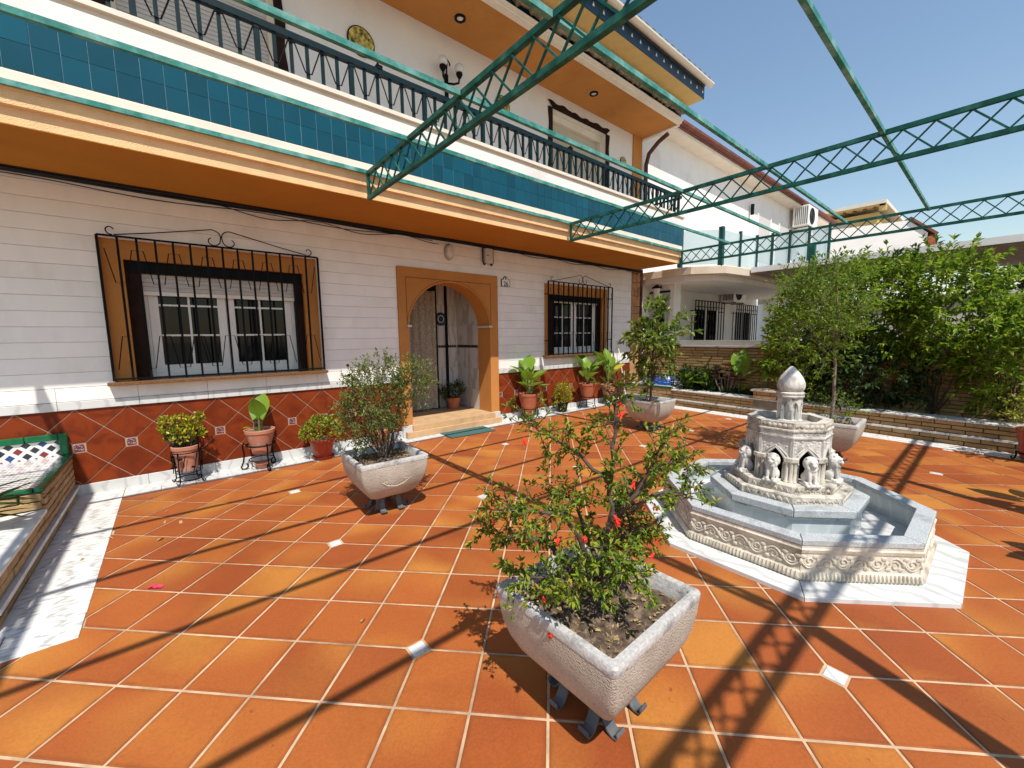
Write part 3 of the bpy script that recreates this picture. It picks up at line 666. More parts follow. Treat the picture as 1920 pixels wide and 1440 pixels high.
for k in range(14): inporch(MB().box(PX1 - .016, PX1 - .010, .35 + .05 * k, .35 + .05 * k + .03, 1.395, 1.435), 'mosaic_piece', 'dark_wood')
for k in range(9): inporch(MB().box(PX1 - .48 + .05 * k, PX1 - .45 + .05 * k, PY - .017, PY - .010, 1.395, 1.435), 'mosaic_piece', 'dark_wood')
inporch(MB().box(3.07, 3.12, PY - .1, PY - .02, .2, 2.62).box(1.8, 3.07, PY - .1, PY - .02, 2.35, 2.62), 'door_frame', 'dark_wood')
inporch(MB().box(3.335, 3.375, PY - .06, PY - .013, .2, 2.62), 'corner_post', 'dark_metal')
# steps
st = hp(MB().box(dx0 + .02, dx1 - .02, -0.16, -0.0765, 0.005, 0.105).build('lower_step', 'travertine')); bevel(st, .005)
st2 = hp(MB().box(dx0 + .14, dx1 - .14, -0.115, -0.0605, 0.106, 0.199).build('upper_step', 'travertine')); bevel(st2, .004)
# stone cladding at the corner
clad = hp(MB().box(8.052, 8.44, -0.004, 0.0, 0.0, 3.24).build('corner_cladding', 'mortar'))
r = random.Random(4); z = 0.02; 
while z < 3.2:
    h = r.uniform(.13, .27); x = 8.06; h = min(h, 3.23 - z)
    ws = [1.0] if r.random() < .2 else ([r.uniform(.35, .65)] if r.random() < .7 else [.3, .4])
    ws = ws if sum(ws) >= .99 else ws + [1 - sum(ws)]
    for wv in ws:
        w = wv * .37; j = lambda: r.uniform(-.012, .012)
        q = [(x + .006 + j(), z + .006 + j()), (x + w - .006 + j(), z + .006 + j()), (x + w - .006 + j(), z + h - .006 + j()), (x + .006 + j(), z + h - .006 + j())]
        hp(MB().slab(q, 0.004, .026, .005).xf(Matrix.Rotation(R_(90), 4, 'X')).build('cladding_stone', 'stone_clad', loc=(0, 0, 0)), clad); x += w
    z += h

# ------------------------------------------------ balcony
BX0, BX1 = -4.2, 8.20
def extr_x(prof, x0, x1):
    m = MB(); n = len(prof)
    m.add([(x0, y, z) for y, z in prof] + [(x1, y, z) for y, z in prof], [(i, (i + 1) % n, n + (i + 1) % n, n + i) for i in range(n)] + [tuple(range(n)), tuple(range(n, 2 * n))[::-1]]); return m
hp(extr_x([(0.0, 3.205), (-1.165, 3.205), (-1.165, 3.325), (-1.205, 3.333), (-1.205, 3.440), (-1.213, 3.450), (-1.213, 3.458), (0, 3.458)], BX0, BX1).build('balcony_soffit', 'peach_plaster'))
hp(MB().box(BX0, BX1 - .002, -1.164, -0.002, 3.199, 3.2045).build('soffit_paint', 'soffit_paint'))
balc = hp(MB().box(BX0, BX1, -1.215, -1.10, 3.459, 4.1405).box(BX0, BX1 - .001, -1.10, 0.0, 3.459, 3.60).build('balcony', 'cream_trim'))
def onb(o): return hp(o, balc)
onb(extr_x([(-1.220, 3.462), (-1.224, 3.470), (-1.224, 3.565), (-1.2155, 3.575)][::-1] + [(-1.2155, 3.462)], BX0, BX1 + .001).build('lower_band', 'cream_trim'))
onb(MB().box(BX0, BX1 + .001, -1.219, -1.2155, 3.576, 3.968).build('tile_bed', 'pale_grout'))
TR = random.Random(8); k = 0; x = BX0
while x < BX1 - .02:
    w = min(.152, BX1 - x)
    if to_px((x, -1.25, 3.8))[0] > -80 or True:
        for z in (3.578, 3.774): onb(put(chambox(w - .0038, .006, .1930, .0008, 'blue_tile'), 'balcony_tile', None, (x, -1.2245, z), (TR.uniform(-.006, .006), 0, TR.uniform(-.006, .006))))
    x += .152; k += 1
onb(extr_x([(-1.2155, 3.969), (-1.240, 3.972), (-1.240, 4.132), (-1.225, 4.140), (-1.2155, 4.140)], BX0, BX1 + .001).build('upper_band', 'white_plaster'))
onb(extr_x([(-1.06, 4.141), (-1.2155, 4.141), (-1.2155, 4.178), (-1.262, 4.183), (-1.262, 4.226), (-1.06, 4.226)], BX0, BX1 + .03).build('ledge', 'cream_trim'))
onb(MB().box(BX1 + .001, BX1 + .004, -1.21, -.05, 3.586, 4.0).build('side_tile_bed', 'blue_tile'))
rail = hp(put(None, 'balcony_railing', None, (0, 0, 0))); RY = -1.15
MB().bar((BX0, RY, 4.64), (BX1, RY, 4.64), .06, .060).build('top_rail', 'rail_blue', rail)
bal = MB().bar((0, 0, 0), (0, 0, .395), .030).mesh('baluster', 'rail_blue'); sp = .1495
post = MB().bar((0, 0, 0), (0, 0, .395), .046).mesh('baluster', 'rail_blue')
n = int((BX1 - BX0) / sp); wire = []
for k in range(n + 1):
    x = BX0 + .05 + sp * k; put(post if k % 6 == 4 else bal, 'baluster', rail, (x, RY, 4.225))
    if k % 2 == 0: wire.append([(x - .032, RY - .019, 4.575), (x + .032, RY - .019, 4.575), (x + sp - .030, RY - .019, 4.335), (x + sp + .030, RY - .019, 4.335), (x + 2 * sp - .032, RY - .019, 4.575)])
for w_ in wire:
    if w_[-1][0] < BX1: MB().tube(w_, .0072, 5).build('wire_ornament', 'black_iron', rail)
MB().bar((BX1 - .02, RY, 4.64), (BX1 - .02, -.02, 4.64), .036).build('side_rail', 'rail_blue', rail)
for k in range(1, 8): put(bal, 'baluster', rail, (BX1 - .02, RY + sp * k, 4.225))
for x in (1.253, 4.52): MB().box(x - .035, x + .035, RY - .035, RY + .03, 4.665, 4.71).bar((x - .02, RY - .03, 4.70), (x - .02, RY - .03, 4.75), .018).build('rail_clamp', 'black_iron', rail)
# ------------------------------------------------ upper floor
UD1 = (-1.05, 0.45, 4.0, 6.02); UD2 = (5.27, 6.97, 4.0, 6.04)
m = MB()
for a, b, c, d in ((HX0, UD1[0], 3.6, 6.33), (UD1[0], UD1[1], UD1[3], 6.33), (UD1[1], UD2[0], 3.6, 6.33), (UD2[0], UD2[1], UD2[3], 6.33), (UD2[1], 8.0, 3.6, 6.33)): m.box(a, b, 0.0, .25, c, d)
uw = hp(m.build('upper_wall', 'white_plaster'))
for (a, b, c, d), mat in ((UD1, 'shutter_grey'), (UD2, 'shutter_cream')):
    bd = hp(MB().box(a + .05, b - .05, .205, .215, 3.6, d).build('balcony_shutter', mat)); nslat = 42
    for k in range(nslat): hp(put(chambox(b - a - .1, .012, .044, .004, mat), 'shutter_slat', None, (a + .05, .193, 3.7 + .048 * k)), bd)
    bd2 = hp(MB().box(a, a + .055, .12, .25, 3.6, d).box(b - .055, b, .12, .25, 3.6, d).box(a + .055, b - .055, .12, .25, d - .14, d).build('shutter_frame', 'cream_trim'))
def wavy(x0, x1, z1, t, z0):
    """dark trim with a scalloped outer edge round an upper opening"""
    outer = []; n = 48
    for i in range(n + 1):
        u = i / n; x = x0 - t + (x1 - x0 + 2 * t) * u; outer.append((x, z1 + t * (.85 + .14 * math.sin(u * math.pi * 11) - .15 * (1 if .35 < u < .65 else 0))))
    m = MB(); vs = []
    for x, z in outer: vs += [(x, -.02, z), (min(max(x, x0), x1), -.02, z1)]
    k = len(vs); vs += [(a, .01, c) for a, b, c in vs]; fs = []
    for i in range(n): j = 2 * i; fs += [(j, j + 1, j + 3, j + 2), (j, j + 2, k + j + 2, k + j), (j + 1, k + j + 1, k + j + 3, j + 3)]
    m.add(vs, fs)
    for s, xa in ((-1, x0), (1, x1)):
        ed = [(xa, z0)] + [(xa, z0 + (z1 - z0) * i / 30) for i in range(31)]
        vs = []
        for i in range(31):
            z = z0 + (z1 - z0) * i / 30; tt = t * (.8 + .10 * math.sin(i * .9)); vs += [(xa, -.021, z), (xa + s * tt, -.021, z), (xa, .01, z), (xa + s * tt, .01, z)]
        fs = []
        for i in range(30): j = 4 * i; fs += [(j, j + 1, j + 5, j + 4), (j + 1, j + 3, j + 7, j + 5), (j, j + 4, j + 6, j + 2)]
        m.add(vs, fs)
    return m
hp(wavy(UD2[0], UD2[1], UD2[3], .13, 3.7).build('opening_trim', 'dark_wood'))
hp(wavy(UD1[0], UD1[1], UD1[3], .13, 3.7).build('opening_trim', 'dark_wood'))
hp(MB().box(8.0, 8.36, -0.03, .25, 3.6, 6.33).build('corner_pillar', 'orange_plaster'))
# upper cornice and eaves
UX1 = 8.36
hp(MB().box(HX0, UX1, -0.94, .25, 6.332, 6.60).build('upper_soffit', 'orange_plaster'))
hp(extr_x([(-.93, 6.30), (-1.02, 6.315), (-1.02, 6.345), (-1.06, 6.36), (-1.06, 6.385), (-.941, 6.385)], HX0, UX1 + .02).build('cornice', 'cream_trim'))
hp(MB().box(UX1, UX1 + .09, -.93, 0.0, 6.30, 6.385).build('cornice_return', 'cream_trim'))
ub = hp(MB().box(HX0, UX1, -1.0, -.9405, 6.386, 6.60).build('upper_band', 'pale_grout'))
x = 1.5
while x < UX1:
    w = min(.152, UX1 - x); hp(put(chambox(w - .003, .006, .205, .0008, 'navy_tile'), 'band_tile', None, (x, -1.006, 6.389)), ub); x += .152
hp(MB().box(HX0, UX1, -1.50, .25, 6.603, 6.84).build('eave', 'yellow_wall'))
fb = hp(MB().box(HX0, UX1 + .001, -1.512, -1.501, 6.60, 6.845).build('eave_band', 'navy_tile'))
x = 1.5
while x < UX1 - .1:
    hp(MB().slab([(x, 6.70), (x + .05, 6.70), (x + .025, 6.76)], 1.512, 1.516).xf(Matrix.Rotation(R_(90), 4, 'X')).build('white_fleck', 'white_plastic'), fb); x += .26
ep = [(-1.60 + .07 * math.cos(t), 6.90 + .07 * math.sin(t)) for t in [math.pi + math.pi * i / 8 for i in range(9)]]
hp(extr_x([(y, z) for y, z in ep] + [(y * 1.0 + (.008 if y < -1.6 else -.008), z + .008 if z < 6.89 else z) for y, z in ep][::-1], HX0, UX1 + .12).build('gutter', 'cream_trim'))
roof = hp(extr_x([(-1.56, 6.93), (2.0, 8.0), (2.0, 6.85), (-1.50, 6.85)], HX0, UX1 + .02).build('roof', 'roof_tile'))
tm = MB()
for i in range(7):
    a = math.pi * i / 6; tm.v += [(.085 * math.cos(a), 0, .055 * math.sin(a)), (.075 * math.cos(a), .45, .050 * math.sin(a) + .135)]
tm.f = [(2 * i, 2 * i + 1, 2 * i + 3, 2 * i + 2) for i in range(6)] + [tuple(2 * i for i in range(7))]
tme = tm.mesh('roof_tile', 'roof_tile'); x = .8
while x < UX1: hp(put(tme, 'roof_tile', None, (x, -1.63, 6.925)), roof); x += .215
# downpipes
hp(MB().tube([(8.55, -.60, 6.30), (8.55, -.35, 6.2), (8.52, -.12, 6.0), (8.50, -.06, 5.75), (8.50, -.06, 4.2)], .05, 8).build('downpipe', 'brown_pipe', smooth=True))
hp(MB().box(8.44, 8.50, -.05, .05, 0.0, 3.24).build('downpipe', 'brown_pipe'))
for x, y in ((2.87, -.44), (5.95, -.48)):
    sp_ = hp(MB().lathe([(.085, 0), (.085, -.018), (.055, -.022), (.05, -.004)], 20, (x, y, 6.331), cap=False).build('recessed_spot', 'dark_metal', smooth=True))
    hp(MB().lathe([(.048, -.010), (.03, -.016), (.002, -.018)], 16, (x, y, 6.331)).build('spot_lens', 'milk_glass', smooth=True), sp_)
# ---------------------------------------------------------------- pergola
perg = empty('pergola', (1.02, -7.25, 0), 0, 'green painted steel pergola of lattice trusses over the terrace', 'pergola')
def pp(o): o.parent = perg; o.matrix_parent_inverse = Matrix.Translation((-1.02, 7.25, 0)); return o
CELL = 0.211; ZB, ZT = 3.178, 3.442
def lattice(tr, A, B, visible=True):
    """chords and crossed bars of a truss between A and B (plan points)"""
    A = Vector((A[0], A[1], 0)); B = Vector((B[0], B[1], 0)); d = (B - A); ln = d.length; d.normalize()
    for z in (ZB, ZT): MB().bar(A + Vector((0, 0, z)), B + Vector((0, 0, z)), .040, .040).build('chord', 'green_paint', tr)
    nm = MB().bar((0, 0, ZB), (0, 0, ZT), .03).xf(Matrix.Translation(A + d * .015)).build('end_bar', 'green_paint', tr)
    n = int(ln / CELL); ang = math.atan2(d.y, d.x)
    if 'lb' not in CACHE:
        CACHE['lb'] = [MB().bar((0, oy, ZB + .018), (CELL, oy, ZT - .018), .013).mesh('lattice_bar', 'green_paint') for oy in (.007,)] + \
                      [MB().bar((0, -.007, ZT - .018), (CELL, -.007, ZB + .018), .013).mesh('lattice_bar', 'green_paint')]
    for k in range(n):
        q = A + d * (CELL * k + .02)
        for me in CACHE['lb']: put(me, 'lattice_bar', tr, q, (0, 0, ang))
for x in (-2.36, 1.02, 4.42, 8.12):
    tr = pp(put(None, 'truss', None, (0, 0, 0))); lattice(tr, (x, -1.255), (x, -7.22))
tr = pp(put(None, 'truss', None, (0, 0, 0))); lattice(tr, (-2.36, -7.25), (8.12, -7.25))
pp(MB().box(-4.0, 8.19, -1.2515, -1.2245, 3.448, 3.488).build('wall_rail', 'green_weathered_lit'))
for y in (-2.29, -3.20, -4.18, -5.15, -6.17):
    pp(MB().bar((-2.7, y, 3.4455), (8.2, y, 3.4455), .034, .038).build('purlin', 'green_weathered_lit'))
for x, y in ((-2.36, -7.25), (1.02, -7.25), (4.42, -7.25), (8.12, -7.25), (8.12, -3.72)):
    pp(bevel(MB().box(x - .045, x + .045, y - .045, y + .045, 0.0, ZB - .021).build('post', 'green_paint'), .006))

# ---------------------------------------------------------------- brick masonry
def brick_face(parent, along, fixed, out, a0, a1, z0, z1, ch, bl, depth=.05, mat='brick', axis='y', seed=1, gap=.010):
    """courses of separate bricks on a vertical face. axis 'y': the face lies at x = fixed and runs along y; out = +1 / -1 is the way it looks"""
    r = random.Random(seed); n = max(1, round((z1 - z0) / ch)); ch = (z1 - z0) / n; k = 0
    for c in range(n):
        a = a0 - (bl * .5 if c % 2 else 0) - r.uniform(0, .03)
        while a < a1 - .01:
            p = max(a, a0); q = min(a + bl, a1); a += bl
            if q - p < .025: continue
            pr = depth + r.choice((0, .002, .004, -.002)); ln = round(q - p - gap, 2); h = round(ch - gap, 3)
            if axis == 'y':
                o = put(chambox(pr, ln, h, .004, mat), 'brick', parent, (fixed if out > 0 else fixed - pr, p + gap / 2, z0 + ch * c + gap / 2))
            else:
                o = put(chambox(ln, pr, h, .004, mat), 'brick', parent, (p + gap / 2, fixed if out > 0 else fixed - pr, z0 + ch * c + gap / 2))
            k += 1
    return k
# left: tiled bench and planter against the wall
bench = empty('tiled_bench', (0, 0, 0), 0, 'brick bench with chequered tile seat and green glazed edging under left window', 'bench')
BXF = -1.72
MB().box(-3.6, BXF - .05, -1.24, -0.036, 0.0, .425).build('core', 'mortar', bench)
brick_face(bench, 'y', BXF - .05, 1, -1.24, -0.036, 0.0, .098, .049, .235, seed=2)
brick_face(bench, 'y', BXF - .05, 1, -1.24, -0.036, .134, .425, .054, .235, seed=3)
brick_face(bench, 'x', -1.24, -1, -2.9, BXF - .002, .29, .425, .057, .235, axis='x', seed=4)
MB().box(-3.6, BXF + .028, -1.26, -0.0365, .100, .132).build('marble_ledge', 'marble', bench)
MB().box(-3.6, BXF - .05, -1.23, -.040, .426, .456).build('seat_tiles', 'zellige_fine', bench)
for k in range(6):
    y0 = -1.292 + .2085 * k; bevel(MB().box(BXF - .049, BXF + .014, y0, y0 + .2055, .426, .464).build('edge_tile', 'green_glaze', bench), .012, 3)
for k in range(6):
    x1 = BXF - .051 - .22 * k; bevel(MB().box(x1 - .217, x1, -1.292, -1.231, .426, .464).build('edge_tile', 'green_glaze', bench), .012, 3)
MB().box(-3.6, BXF - .075, -.040, -.0355, .457, .62).build('backrest_tiles', 'zellige_bold', bench)
for k in range(7):
    x1 = BXF - .074 - .22 * k; bevel(MB().box(x1 - .217, x1, -.062, -.0355, .621, .685).build('edge_tile', 'green_glaze', bench), .010, 3)
bevel(MB().box(BXF - .073, BXF - .012, -.062, -.0355, .465, .685).build('edge_tile', 'green_glaze', bench), .010, 3)
pl = empty('brick_planter', (0, 0, 0), 0, 'low brick planter with white marble coping at left edge', 'planter')
MB().box(-3.6, BXF - .05, -2.62, -1.25, 0.0, .255).build('core', 'mortar', pl)
brick_face(pl, 'y', BXF - .05, 1, -2.62, -1.243, 0.0, .098, .049, .235, seed=5)
brick_face(pl, 'y', BXF - .05, 1, -2.62, -1.243, .134, .262, .064, .235, seed=6)
MB().box(-3.6, BXF + .027, -2.60, -1.2615, .100, .131).build('marble_ledge', 'marble', pl)
bevel(MB().box(-2.02, BXF + .012, -2.63, -1.294, .264, .290).build('coping', 'marble_old', pl), .004)
MB().box(-3.5, -2.02, -2.6, -1.295, .20, .262).build('soil', 'soil', pl)

# right: planter bed, bench and garden wall, turned a little from square
RB = Vector((7.80, -1.3, 0)); RA = R_(-3.6)
def rbw(x, y, z=0):
    c, s = math.cos(RA), math.sin(RA); return Vector((RB.x + c * x - s * y, RB.y + s * x + c * y, z))
kerb = empty('back_planter', RB, RA, 'low brick planter bed with marble coping along the back of the terrace', 'planter')
YE = -7.2
MB().box(.05, .30, YE, -.02, 0, .335).build('core', 'mortar', kerb)
brick_face(kerb, 'y', .05, -1, YE, -.02, 0.0, .125, .062, .30, seed=11)
brick_face(kerb, 'y', .05, -1, YE, -.02, .16, .335, .058, .30, seed=12)
for k in range(10):
    y0 = YE + (-.02 - YE) * k / 10; y1 = YE + (-.02 - YE) * (k + 1) / 10
    bevel(MB().box(-.035, .31, y0 + .002, y1 - .002, .337, .362).build('coping', 'marble_old', kerb), .003)
    MB().box(-.022, .049, y0 + .002, y1 - .002, .127, .158).build('marble_ledge', 'marble_old', kerb)
MB().box(.302, .70, YE, -.02, 0, .30).build('soil', 'soil', kerb)
for k in range(16):
    y0 = YE + (1.0 - YE) * k / 16; o = put(chambox(.33, .505, .01, .0015, 'marble_old'), 'marble_slab', floor, rbw(-.37, y0, -.004), (0, 0, RA))
# brick pier between the two lengths of the bed
pier = empty('brick_pier', rbw(.12, -1.95), RA, 'short brick pier with flat cap in the back planter', 'pier')
MB().box(-.13, .13, -.20, .20, 0, .50).build('core', 'mortar', pier)
brick_face(pier, 'y', -.13, -1, -.20, .20, .363, .50, .065, .24, .03, seed=14)
MB().box(-.18, .16, -.24, .24, .502, .53).build('cap', 'beige_slab', pier)
# bench beside it
bn = empty('tiled_bench', RB, RA, 'brick bench with green tile edging in the far corner beneath the stone cladding', 'bench')
MB().box(.03, .75, -.018, 1.25, 0, .375).build('core', 'mortar', bn)
brick_face(bn, 'y', .03, -1, -.018, 1.25, 0.0, .125, .062, .27, .035, seed=15)
brick_face(bn, 'y', .03, -1, -.018, 1.25, .16, .375, .072, .27, .035, seed=16)
MB().box(-.03, .03, -.018, 1.25, .127, .158).build('marble_ledge', 'marble', bn)
MB().box(.03, .70, -.018, 1.25, .377, .405).build('seat_tiles', 'zellige_fine', bn)
for k in range(6): bevel(MB().box(-.02, .028, -.02 + .212 * k, .189 + .212 * k, .377, .412).build('edge_tile', 'green_glaze', bn), .010)
MB().box(.68, .70, -.018, 1.25, .407, .57).build('backrest_tiles', 'zellige_bold', bn)
for k in range(6): bevel(MB().box(.66, .70, -.02 + .212 * k, .189 + .212 * k, .571, .625).build('edge_tile', 'green_glaze', bn), .008)
# garden wall of thin tan bricks behind the bed
gw = empty('garden_wall', RB, RA, 'tan brick garden wall behind the planter bed and shrubs', 'wall')
MB().box(.715, .95, YE, 1.25, 0, 1.30).build('core', 'mortar', gw)
m = MB(); r = random.Random(5); ch = .0617; nb = 0
for c in range(16):
    z = .30 + ch * c; a = YE - r.uniform(0, .3)
    while a < 1.25:
        p = max(a, YE); ln = r.choice((.25, .29, .29, .33)); q = min(a + ln, 1.25); a += ln
        if q - p < .03: continue
        pr = .030 + r.choice((0, .003, .006, -.003)); lp = (q - p - .010)
        y0 = p + .005; z0 = z + .004; z1 = z + ch - .005; cc = .003
        u, vv, zz = to_px(rbw(.70, p)); n0 = len(m.v)
        m.add([(.716, y0, z0), (.716, y0 + lp, z0), (.716, y0 + lp, z1), (.716, y0, z1), (.716 - pr, y0 + cc, z0 + cc), (.716 - pr, y0 + lp - cc, z0 + cc), (.716 - pr, y0 + lp - cc, z1 - cc), (.716 - pr, y0 + cc, z1 - cc)],
              [(4, 7, 6, 5), (0, 4, 5, 1), (1, 5, 6, 2), (2, 6, 7, 3), (3, 7, 4, 0)]); nb += 1
tag(m.build('thin_bricks', 'brick_far', gw), None, None, kind='stuff')
for k in range(9):
    y0 = YE + (1.25 - YE) * k / 9; y1 = YE + (1.25 - YE) * (k + 1) / 9
    MB().box(.64, 1.0, y0 + .003, y1 - .003, 1.302, 1.335).build('coping', 'concrete', gw)
nbw = tag(MB().box(1.003, 1.20, YE, 1.30, 0, 1.45).build('boundary_wall', 'concrete'), 'grey rendered boundary wall just behind the tan brick wall', 'wall')
nbw.location = RB; nbw.rotation_euler.z = RA

# ---------------------------------------------------------------- neighbouring house
nh = empty('neighbour_house', (12, 0, 0), 0, 'white neighbouring house with red eaves beyond the terrace', 'house')
def nn(o, parent=None):
    p = parent or nh; o.parent = p; o.matrix_parent_inverse = (Matrix.Translation((12, 0, 0)) if p is nh else p_world(p)).inverted(); return o
nn(MB().box(8.51, 16.4, .02, 4, -.05, 3.2).build('lower_wall', 'white_plaster'))
nn(MB().box(8.45, 24.4, .05, 4, 3.2, 6.80).build('upper_wall', 'white_plaster'))
nn(extr_x([(-.40, 6.80), (-.40, 6.98), (.3, 7.12), (4, 8.2), (4, 6.80)], 8.40, 24.6).build('roof', 'roof_red'))
nn(MB().box(8.40, 24.6, -.34, .049, 6.72, 6.798).build('eave_soffit', 'cream_trim'))
nn(extr_x([(-.50, 6.93), (-.50, 6.86), (-.405, 6.83), (-.405, 6.93)], 8.40, 24.6).build('gutter', 'roof_red'))
# grey painted door surround with lantern side
nn(MB().box(8.95, 9.30, -.66, .0195, 0, 2.975).build('porch_wall', 'white_plaster'))
nn(MB().box(8.935, 8.949, -.56, .0, 0, 2.70).build('door_surround', 'grey_paint'))
nn(MB().box(8.925, 8.934, -.57, .0, 2.66, 2.71).build('surround_line', 'dark_metal'))
dn = nn(MB().box(8.925, 8.934, -.46, -.16, 0, 2.40).build('front_door', 'dark_metal'))
nn(MB().box(8.915, 8.9245, -.50, -.44, 0, 2.42).build('door_jamb', 'grey_paint'), dn)
for x0, x1, z0, z1 in ((11.15, 13.1, 1.2, 2.60), (14.1, 15.9, 1.2, 2.60)):
    w = nn(MB().box(x0 + .12, x1 - .12, .0, .021, z0, z1 - .25).build('window', 'glass_dark'))
    for a in (x0 + .12, (x0 + x1) / 2 - .05, x1 - .22): nn(MB().box(a, a + .1, -.012, -.001, z0, z1 - .25).build('window_frame', 'white_plastic'), w)
    g_ = nn(put(None, 'window_grille', None, (0, 0, 0)))
    nb_ = 11
    for k in range(nb_): MB().bar((x0 + (x1 - x0) * k / (nb_ - 1), -.15, z0 - .05), (x0 + (x1 - x0) * k / (nb_ - 1), -.15, z1), .024).build('grille_bar', 'black_iron', g_)
    for z in (z0 - .05, z1 - .18, z1): MB().bar((x0, -.151, z), (x1, -.151, z), .022).build('frame_bar', 'black_iron', g_)
    for x in (x0, x1): MB().bar((x, -.14, z1 - .3), (x, .02, z1 - .3), .02).build('side_bar', 'black_iron', g_)
for x0 in (16.0, 18.2):
    w = nn(MB().box(x0, x0 + 1.2, .03, .049, 4.3, 5.9).build('window', 'shutter_grey')); nn(MB().box(x0 - .08, x0, .0, .05, 4.25, 5.95).box(x0 + 1.2, x0 + 1.28, 0, .05, 4.25, 5.95).build('window_frame', 'white_plastic'), w)
nn(MB().bar((15.2, -.06, 5.75), (15.2, -.06, 6.1), .09).build('wall_light', 'dark_metal'))
# terrace slab with frosted glass balustrade
TZ0, TZ1 = 2.98, 3.16
ts = nn(MB().slab([(8.50, .019), (8.50, -1.30), (9.02, -1.86), (10.20, -2.02), (16.2, -2.02), (16.2, .019)], TZ0, TZ1, .02).build('terrace_slab', 'beige_slab'))
nn(MB().slab([(8.62, -.02), (8.62, -1.10), (9.10, -1.60), (10.2, -1.76), (16.1, -1.76), (16.1, -.02)], TZ0 - .12, TZ0 - .001).build('slab_band', 'white_plaster'), ts)
posts = [(8.36, -1.10, .09), (9.00, -1.74, .10), (9.80, -1.83, .06), (10.55, -1.93, .06), (10.62, -2.25, .055), (10.62, -2.62, .05), (10.62, -3.0, .05), (10.62, -3.38, .05)]
gr = nn(put(None, 'glass_balustrade', None, (0, 0, 0)))
for x, y, w in posts: MB().box(x - w / 2, x + w / 2, y - w / 2, y + w / 2, TZ1 - .02, TZ1 + .86).build('post', 'green_dark', gr)
for (a, b, w), (c, d, w2) in zip(posts, posts[1:]):
    p, q = Vector((a, b)), Vector((c, d)); t = (q - p).normalized(); p += t * .06; q -= t * .04; nx = Vector((-t.y, t.x)) * .006
    MB().slab([tuple(p - nx), tuple(q - nx), tuple(q + nx), tuple(p + nx)], TZ1 + .03, TZ1 + .80).build('glass_panel', 'balustrade_glass', gr)
# canopy with slatted underside
cn = empty('canopy', (11.5, -5, 0), 0, 'long flat white canopy with brown slatted underside above the shrubs', 'canopy')
def cc_(o): o.parent = cn; o.matrix_parent_inverse = Matrix.Translation((-11.5, 5, 0)); return o
cc_(MB().box(10.0, 13.5, -10.5, -2.03, 3.05, 3.17).build('deck', 'white_plaster'))
for k in range(16): cc_(MB().box(10.02 + .217 * k, 10.02 + .217 * k + .205, -10.48, -2.05, 3.02, 3.048).build('underside_slat', 'brown_slat'))
for y in (-2.5, -6.9, -10.2): cc_(MB().box(13.2, 13.35, y - .07, y + .07, 0, 3.018).build('post', 'white_plaster'))
wb = tag(MB().box(13.9, 14.1, -11, -2.9, 0, 2.42).box(13.82, 14.18, -11.02, -2.88, 2.421, 2.50).build('white_wall', 'white_plaster'), 'white rendered wall far behind the shrubs', 'wall')
rp = empty('red_brick_pillar', (14.8, -2.0, 0), 0, 'red brick pillar beside the neighbouring white wall', 'pillar')
MB().box(14.5, 15.2, -2.85, -2.35, 0, 2.30).xf(Matrix.Translation((-14.8, 2.0, 0))).build('shaft', 'mortar', rp)
r = random.Random(2)
for c in range(18):
    MB().box(14.46, 14.5, -2.88 + (.0 if c % 2 else .12), -2.62, 1.0 + .072 * c, 1.06 + .072 * c).box(14.46, 14.5, -2.61, -2.33, 1.0 + .072 * c, 1.06 + .072 * c).xf(Matrix.Translation((-14.8, 2.0, 0))).build('brick_course', 'red_brick', rp)
MB().box(14.42, 15.3, -2.92, -2.28, 2.301, 2.36).xf(Matrix.Translation((-14.8, 2.0, 0))).build('cap', 'white_plaster', rp)
# air conditioners
def ac(x0, y0, z0, w, h, d, label, fan=True):
    t = empty('air_conditioner', (x0, y0, z0), 0, label, 'air conditioner', 'air conditioning units on the neighbouring house')
    bevel(MB().box(0, w, -d, 0, 0, h).build('casing', 'white_plastic', t), .015)
    cxx = w * .36; rr = h * .40
    MB().lathe([(rr, 0), (rr, .02), (rr * .92, .025), (rr * .92, .002)], 24, cap=False).xf(Matrix.Translation((cxx, -d, h / 2)) @ Matrix.Rotation(R_(90), 4, 'X')).build('fan_ring', 'dark_metal', t)
    MB().lathe([(rr * .9, 0.004), (.001, .004)], 24, cap=False).xf(Matrix.Translation((cxx, -d, h / 2)) @ Matrix.Rotation(R_(90), 4, 'X')).build('fan_opening', 'dark_metal', t)
    for k in range(7): MB().box(-.006, -.001, -d + .04 + k * (d - .08) / 7, -d + .04 + k * (d - .08) / 7 + .022, .06, h - .06).build('side_vent', 'dark_metal', t)
    for k in range(3): MB().tube([(cxx + rr * (.3 + .3 * k) * math.cos(a), -d - .022, h / 2 + rr * (.3 + .3 * k) * math.sin(a)) for a in [2 * math.pi * i / 18 for i in range(18)]], .006, 4, True).build('guard_ring', 'grey_iron', t)
    for k in (.15, .8): MB().bar((w * k, .0, -.03), (w * k, -d, -.03), .03).build('bracket', 'dark_metal', t)
    return t
ac(13.05, -.06, 2.62, .95, .58, .40, 'white air conditioner under the terrace slab beside window grilles')
ac(19.3, -.10, 5.95, 1.25, .80, .55, 'white air conditioner high on the far end of the neighbouring house')
# lantern on the neighbour's wall
ln = empty('wall_lantern', (8.93, -.33, 2.78), R_(-90), 'dark metal lantern over the grey door surround next door', 'lantern')
MB().tube([(0, 0, 0), (0, -.08, .12), (0, -.20, .12), (0, -.24, .05)], .014, 6).build('arm', 'black_iron', ln)
MB().lathe([(.03, .06), (.12, .0), (.125, -.02), (.11, -.03)], 8, (0, -.24, 0)).build('cap', 'black_iron', ln)
MB().lathe([(.10, -.03), (.07, -.20), (.03, -.22)], 8, (0, -.24, 0)).build('glass', 'milk_glass', ln)
